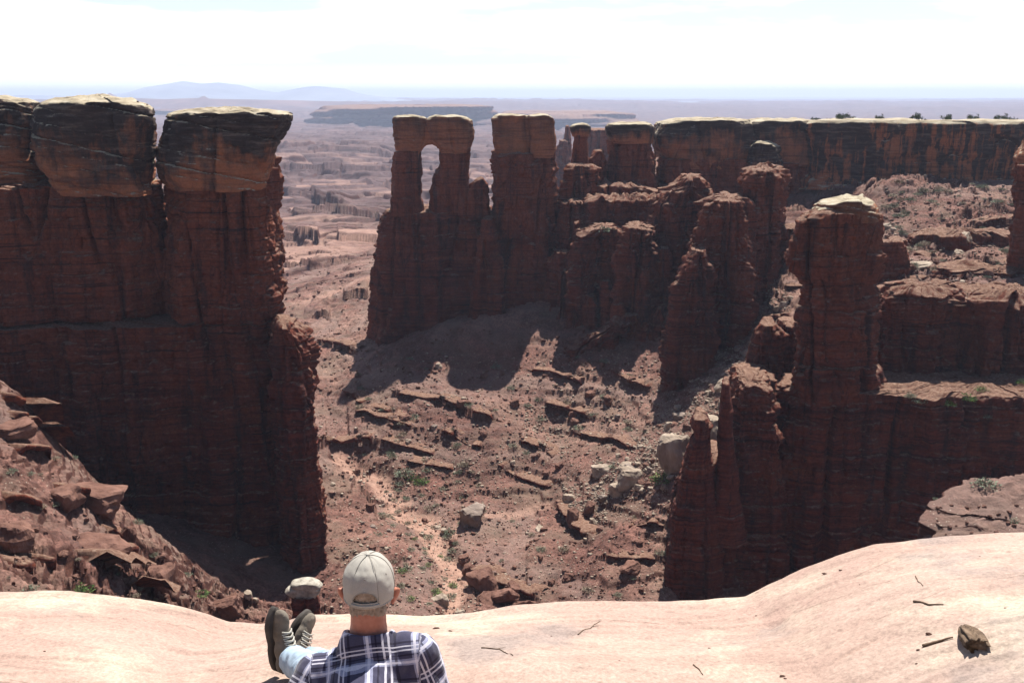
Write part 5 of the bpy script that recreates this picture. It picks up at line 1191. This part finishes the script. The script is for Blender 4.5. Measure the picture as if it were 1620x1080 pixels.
# collar: stand and folded fall round the neck
def collar():
    n, m_ = 72, 16; V = []
    prof_ = [(.066, .028), (.067, .045), (.070, .056), (.075, .060), (.080, .056), (.087, .042), (.096, .022), (.104, .004), (.109, -.008), (.108, -.013), (.103, -.009), (.094, .006), (.085, .024), (.079, .038), (.074, .040), (.070, .028)]
    for i in range(n):
        a = 2 * math.pi * i / n; gap = 1 if True else 0
        for j, (r_, h_) in enumerate(prof_):
            fr = sstep(.35, .95, math.sin(a)); wv = .004 * math.sin(a * 5 + 1) * (j > 4)
            rad = (r_ + wv) * (1 + .10 * abs(math.cos(a))); hh = h_ - .035 * fr + .012 * abs(math.cos(a)) * (j < 7)
            V.append((NK.x + rad * 1.02 * math.cos(a), NK.y - .006 + rad * .98 * math.sin(a) - .0, NK.z - .075 + hh - .05 * math.sin(a) * .6))
    V = np.array(V); me_ = npmesh('collar', V, np.array([[i * 16 + j, ((i + 1) % n) * 16 + j, ((i + 1) % n) * 16 + (j + 1) % 16, i * 16 + (j + 1) % 16] for i in range(n) for j in range(16)]))
    c = link('collar', me_, M_PLAID, root); plaid_uv(me_)
    sb = c.modifiers.new('s', 'SUBSURF'); sb.levels = sb.render_levels = 1
collar()
# trousers
def jeanpost(co, no):
    f = .006 * fbm(co[:, 0] * 14, co[:, 1] * 14, co[:, 2] * 14, 3) + .005 * np.abs(vn(co[:, 0] * 30, co[:, 1] * 30, co[:, 2] * 30)); return co + no * f[:, None]
organic('jeans', [Cc(HL, .118, HR, .118), E(HIP + Vector((0, -.02, .03)), (.185, .14, .12)), Cc(HL, .105, KN1, .078), Cc(KN1, .076, KN1.lerp(ANK1, .93), .060), Cc(HR, .105, KN2, .078), Cc(KN2, .076, KN2.lerp(ANK2, .92), .060)], .006, M_JEAN, root, 4, jeanpost)
# cap
def cap():
    c = H + Vector((0, -.004, .014)); nu, nv = 120, 56; V = []; rx, ry, rz = .0905, .110, .116
    ids = {}
    lo = -.30
    for i in range(nv):
        ph = lo + (math.pi / 2 - lo) * i / (nv - 1)
        for j in range(nu):
            a = 2 * math.pi * j / nu
            cz = math.sin(ph); rr_ = math.cos(ph) ** .80
            sm = max(abs(math.cos(3 * a + math.pi / 2)), 0)
            seam = math.exp(-((abs(((a / (math.pi / 3) + .5) % 1) - .5) * math.pi / 3 * rr_) / .018) ** 2) if rr_ > .08 else 0
            wr = .0028 * vn(math.cos(a) * 2.3, math.sin(a) * 2.3, cz * 2.5) + .0010 * vn(math.cos(a) * 6, math.sin(a) * 6, cz * 8)
            k_ = 1 - .012 * seam + float(wr) / .09
            if cz > .62: k_ -= .035 * max(0, math.sin(a + math.pi)) * sstep(.62, .8, cz)     # slumped crown above the opening
            V.append((c.x + rx * rr_ * math.cos(a) * k_, c.y + ry * rr_ * math.sin(a) * k_, c.z + rz * cz * (1.0 if cz > 0 else .95) * k_ - .012 * math.sin(a) * (cz < .1) * 0))
    V = np.array(V); Fq = []
    for i in range(nv - 1):
        ph = lo + (math.pi / 2 - lo) * (i + .5) / (nv - 1)
        for j in range(nu):
            a = 2 * math.pi * (j + .5) / nu; da = (a - 1.5 * math.pi); dx = da * .098 * math.cos(ph); dz = (ph - (lo + .16)) * .112
            if abs(dx) < .047 and dz > 0 and (dx / .047) ** 2 + (dz / .040) ** 2 < 1: continue    # arched opening at the back
            Fq.append((i * nu + j, i * nu + (j + 1) % nu, (i + 1) * nu + (j + 1) % nu, (i + 1) * nu + j))
    me_ = npmesh('cap', V, np.array(Fq)); o_ = link('cap', me_, M_CAPC, root)
    so = o_.modifiers.new('s', 'SOLIDIFY'); so.thickness = .0022; so.offset = 0
    def ringtube(fn, n, r, nm, mat, closed=False):
        P_ = [fn(t / (n if closed else n - 1)) for t in range(n)]; m_ = 8; vv = []
        for i, p in enumerate(P_):
            d = (P_[(i + 1) % n if closed else min(i + 1, n - 1)] - P_[(i - 1) % n if closed else max(i - 1, 0)]).normalized(); e = d.cross(Vector((.2, .3, 1))).normalized(); g_ = d.cross(e)
            vv += [p + (e * math.cos(q * 2 * math.pi / m_) + g_ * math.sin(q * 2 * math.pi / m_)) * r for q in range(m_)]
        me2 = npmesh(nm, np.array([v[:] for v in vv]), grid_faces(n, m_, True) if not closed else np.array([[i * m_ + j, i * m_ + (j + 1) % m_, ((i + 1) % n) * m_ + (j + 1) % m_, ((i + 1) % n) * m_ + j] for i in range(n) for j in range(m_)]))
        return link(nm, me2, mat, o_ if False else root)
    def surf(a, ph, k_=1.012):
        rr_ = max(math.cos(ph), 0) ** .80; return Vector((c.x + rx * rr_ * math.cos(a) * k_, c.y + ry * rr_ * math.sin(a) * k_, c.z + rz * math.sin(ph) * k_))
    ringtube(lambda t: surf(1.5 * math.pi + math.cos(math.pi * (1 - t)) * .50, lo + .16 + math.sin(math.pi * t) * .36, 1.01), 40, .0022, 'opening_hem', M_SEAM)
    ringtube(lambda t: surf(1.5 * math.pi - .55 + 1.1 * t, lo + .085, 1.02), 30, .0055, 'strap', M_CAPC)
    ringtube(lambda t: surf(2 * math.pi * t, lo, 1.005), 90, .0028, 'hem', M_CAPC, True)
    for k in range(6):
        aa = k * math.pi / 3 + math.pi / 6 * 0; st_ = lo + (.56 if abs(aa - 1.5 * math.pi) < .1 else .02)
        ringtube(lambda t: surf(aa + math.pi / 6 * 0, st_ + (math.pi / 2 - .06 - st_) * t, 1.0035 if True else 1), 26, .0011, 'seam', M_SEAM)
    for k in range(6):
        aa = (k + .5) * math.pi / 3; p = surf(aa, .62, 1.012)
        bm = bmesh.new(); d = (p - c).normalized(); M = Matrix.Translation(p) @ d.to_track_quat('Z', 'Y').to_matrix().to_4x4()
        bmesh.ops.create_cone(bm, cap_ends=True, segments=14, radius1=.0042, radius2=.003, depth=.002, matrix=M); me2 = bpy.data.meshes.new('eyelet'); bm.to_mesh(me2); bm.free(); link('eyelet', me2, M_SEAM, root)
    bm = bmesh.new(); bmesh.ops.create_uvsphere(bm, u_segments=16, v_segments=8, radius=.008, matrix=Matrix.Translation(surf(0, math.pi / 2)) @ Matrix.Scale(.5, 4, (0, 0, 1)))
    me2 = bpy.data.meshes.new('button'); bm.to_mesh(me2); bm.free(); link('button', me2, M_CAPC, root)
    V = []
    for i in range(14):
        for j in range(30):
            t = j / 29; a = math.pi * (.18 + .64 * t); e = i / 13; p = surf(a, lo + .04, 1.0); q = p + Vector((0, .075 * math.sin(math.pi * t) ** .6, -.022 * math.sin(math.pi * t) - .012 * (abs(t - .5) * 2) ** 2)); V.append(p.lerp(q, e)[:])
    o2 = link('bill', npmesh('bill', np.array(V), grid_faces(14, 30)), M_CAPC, root); so = o2.modifiers.new('s', 'SOLIDIFY'); so.thickness = .003
cap()
# boots
def boot(ank, toe, dors, name_i):
    toe = Vector(toe).normalized(); dors = Vector(dors); dors = (dors - toe * dors.dot(toe)).normalized(); sd_ = toe.cross(dors)
    M = Matrix((( toe.x, sd_.x, dors.x, ank.x), (toe.y, sd_.y, dors.y, ank.y), (toe.z, sd_.z, dors.z, ank.z), (0, 0, 0, 1)))
    o0 = Vector((.0, 0, -.085))                  # sole plane below the ankle
    def w_(x, y, z): return M @ Vector((x, y, z))
    def EE(cx, cy, cz, a, b, c_): return ('e', w_(cx, cy, cz), (a, b, c_), M.to_euler())
    up = [EE(-.030, 0, -.045, .045, .036, .044), EE(.03, 0, -.048, .065, .040, .040), EE(.10, 0, -.058, .065, .045, .030), EE(.155, .004, -.062, .048, .044, .024),
          Cc(w_(-.01, 0, -.03), .044, w_(-.012, 0, .055), .047), Cc(w_(.0, 0, -.01), .040, w_(.10, 0, -.048), .026)]
    bo = organic('boot', up, .0045, M_BOOT, root, 4, lambda co, no: co + no * (.0016 * fbm(co[:, 0] * 60, co[:, 1] * 60, co[:, 2] * 60, 3))[:, None])
    # sole with lugs
    n = 64; V = []
    zs = [(-.086, .93), (-.095, 1.0), (-.112, 1.0), (-.116, .94)]
    for z_, k_ in zs:
        for i in range(n):
            a = 2 * math.pi * i / n; x = math.cos(a); y = math.sin(a); X_ = .065 + .145 * x; wd = .039 + .012 * sstep(-.2, .6, x) - .006 * math.exp(-((x + .1) / .3) ** 2)
            lug = 1 + .03 * (i % 4 < 2) * (z_ < -.09); V.append(w_(X_ * (1 if x < 0 else 1), y * wd * (1 - .25 * max(x, 0) ** 3) * k_ * lug, z_ + .012 * max(0, x - .6)))
    Fq = grid_faces(4, n, True); V.append(w_(.065, 0, -.114)); V.append(w_(.065, 0, -.086))
    tr = [(3 * n + i, 3 * n + (i + 1) % n, 4 * n) for i in range(n)] + [((i + 1) % n, i, 4 * n + 1) for i in range(n)]
    so = link('sole', npmesh('sole', np.array([v[:] for v in V]), Fq, None, np.array(tr)), M_SOLE, root, False)
    # laces
    def tube(P_, r, nm):
        m_ = 8; vv = []
        for i, p in enumerate(P_):
            d = (P_[min(i + 1, len(P_) - 1)] - P_[max(i - 1, 0)]).normalized(); e = d.cross(dors + toe * .1).normalized(); g_ = d.cross(e); vv += [p + (e * math.cos(q * .785) + g_ * math.sin(q * .785)) * r for q in range(m_)]
        link(nm, npmesh(nm, np.array([v[:] for v in vv]), grid_faces(len(P_), m_, True)), M_LACE if nm == 'lace' else M_SOLE, root)
    for k in range(6):
        x0 = .030 + k * .017; z0 = .016 - k * .0068
        for sg in (1, -1): tube([w_(x0 + sg * t * .006, t * .026, z0 + .006 - .016 * t * t + .004) for t in np.linspace(-1, 1, 9)], .0034, 'lace')
    tube([w_(-.012 + .049 * math.cos(a), .049 * math.sin(a), .052) for a in np.linspace(0, 2 * math.pi, 30)], .008, 'cuff')
boot(ANK1, (-.02, .10, 1.), (.80, -.60, 0), 0)
boot(ANK2 + Vector((-.045, .03, -.02)), (.36, .45, .80), (.55, -.75, .1), 1)
# ------------------------------------------------------------------ haze: the air
zmax = zof(126, 14500) + 25
bpy.ops.mesh.primitive_cube_add(size=1); hz = bpy.context.object; hz.name = 'haze'
HB, HT = -420., zmax
hz.scale = (120000, 120000, HT - HB); hz.location = (0, 0, (HT + HB) / 2); hz['kind'] = 'stuff'
hm = bpy.data.materials.new('haze'); hm.use_nodes = True; hn = hm.node_tree.nodes; hn.clear()
ho = hn.new('ShaderNodeOutputMaterial'); hv = hn.new('ShaderNodeVolumePrincipled')
HAZE = 7.2e-5
hv.inputs['Density'].default_value = HAZE; hv.inputs['Color'].default_value = (.66, .75, 1.0, 1); hv.inputs['Anisotropy'].default_value = .2
hm.node_tree.links.new(hv.outputs[0], ho.inputs['Volume']); hz.data.materials.append(hm)
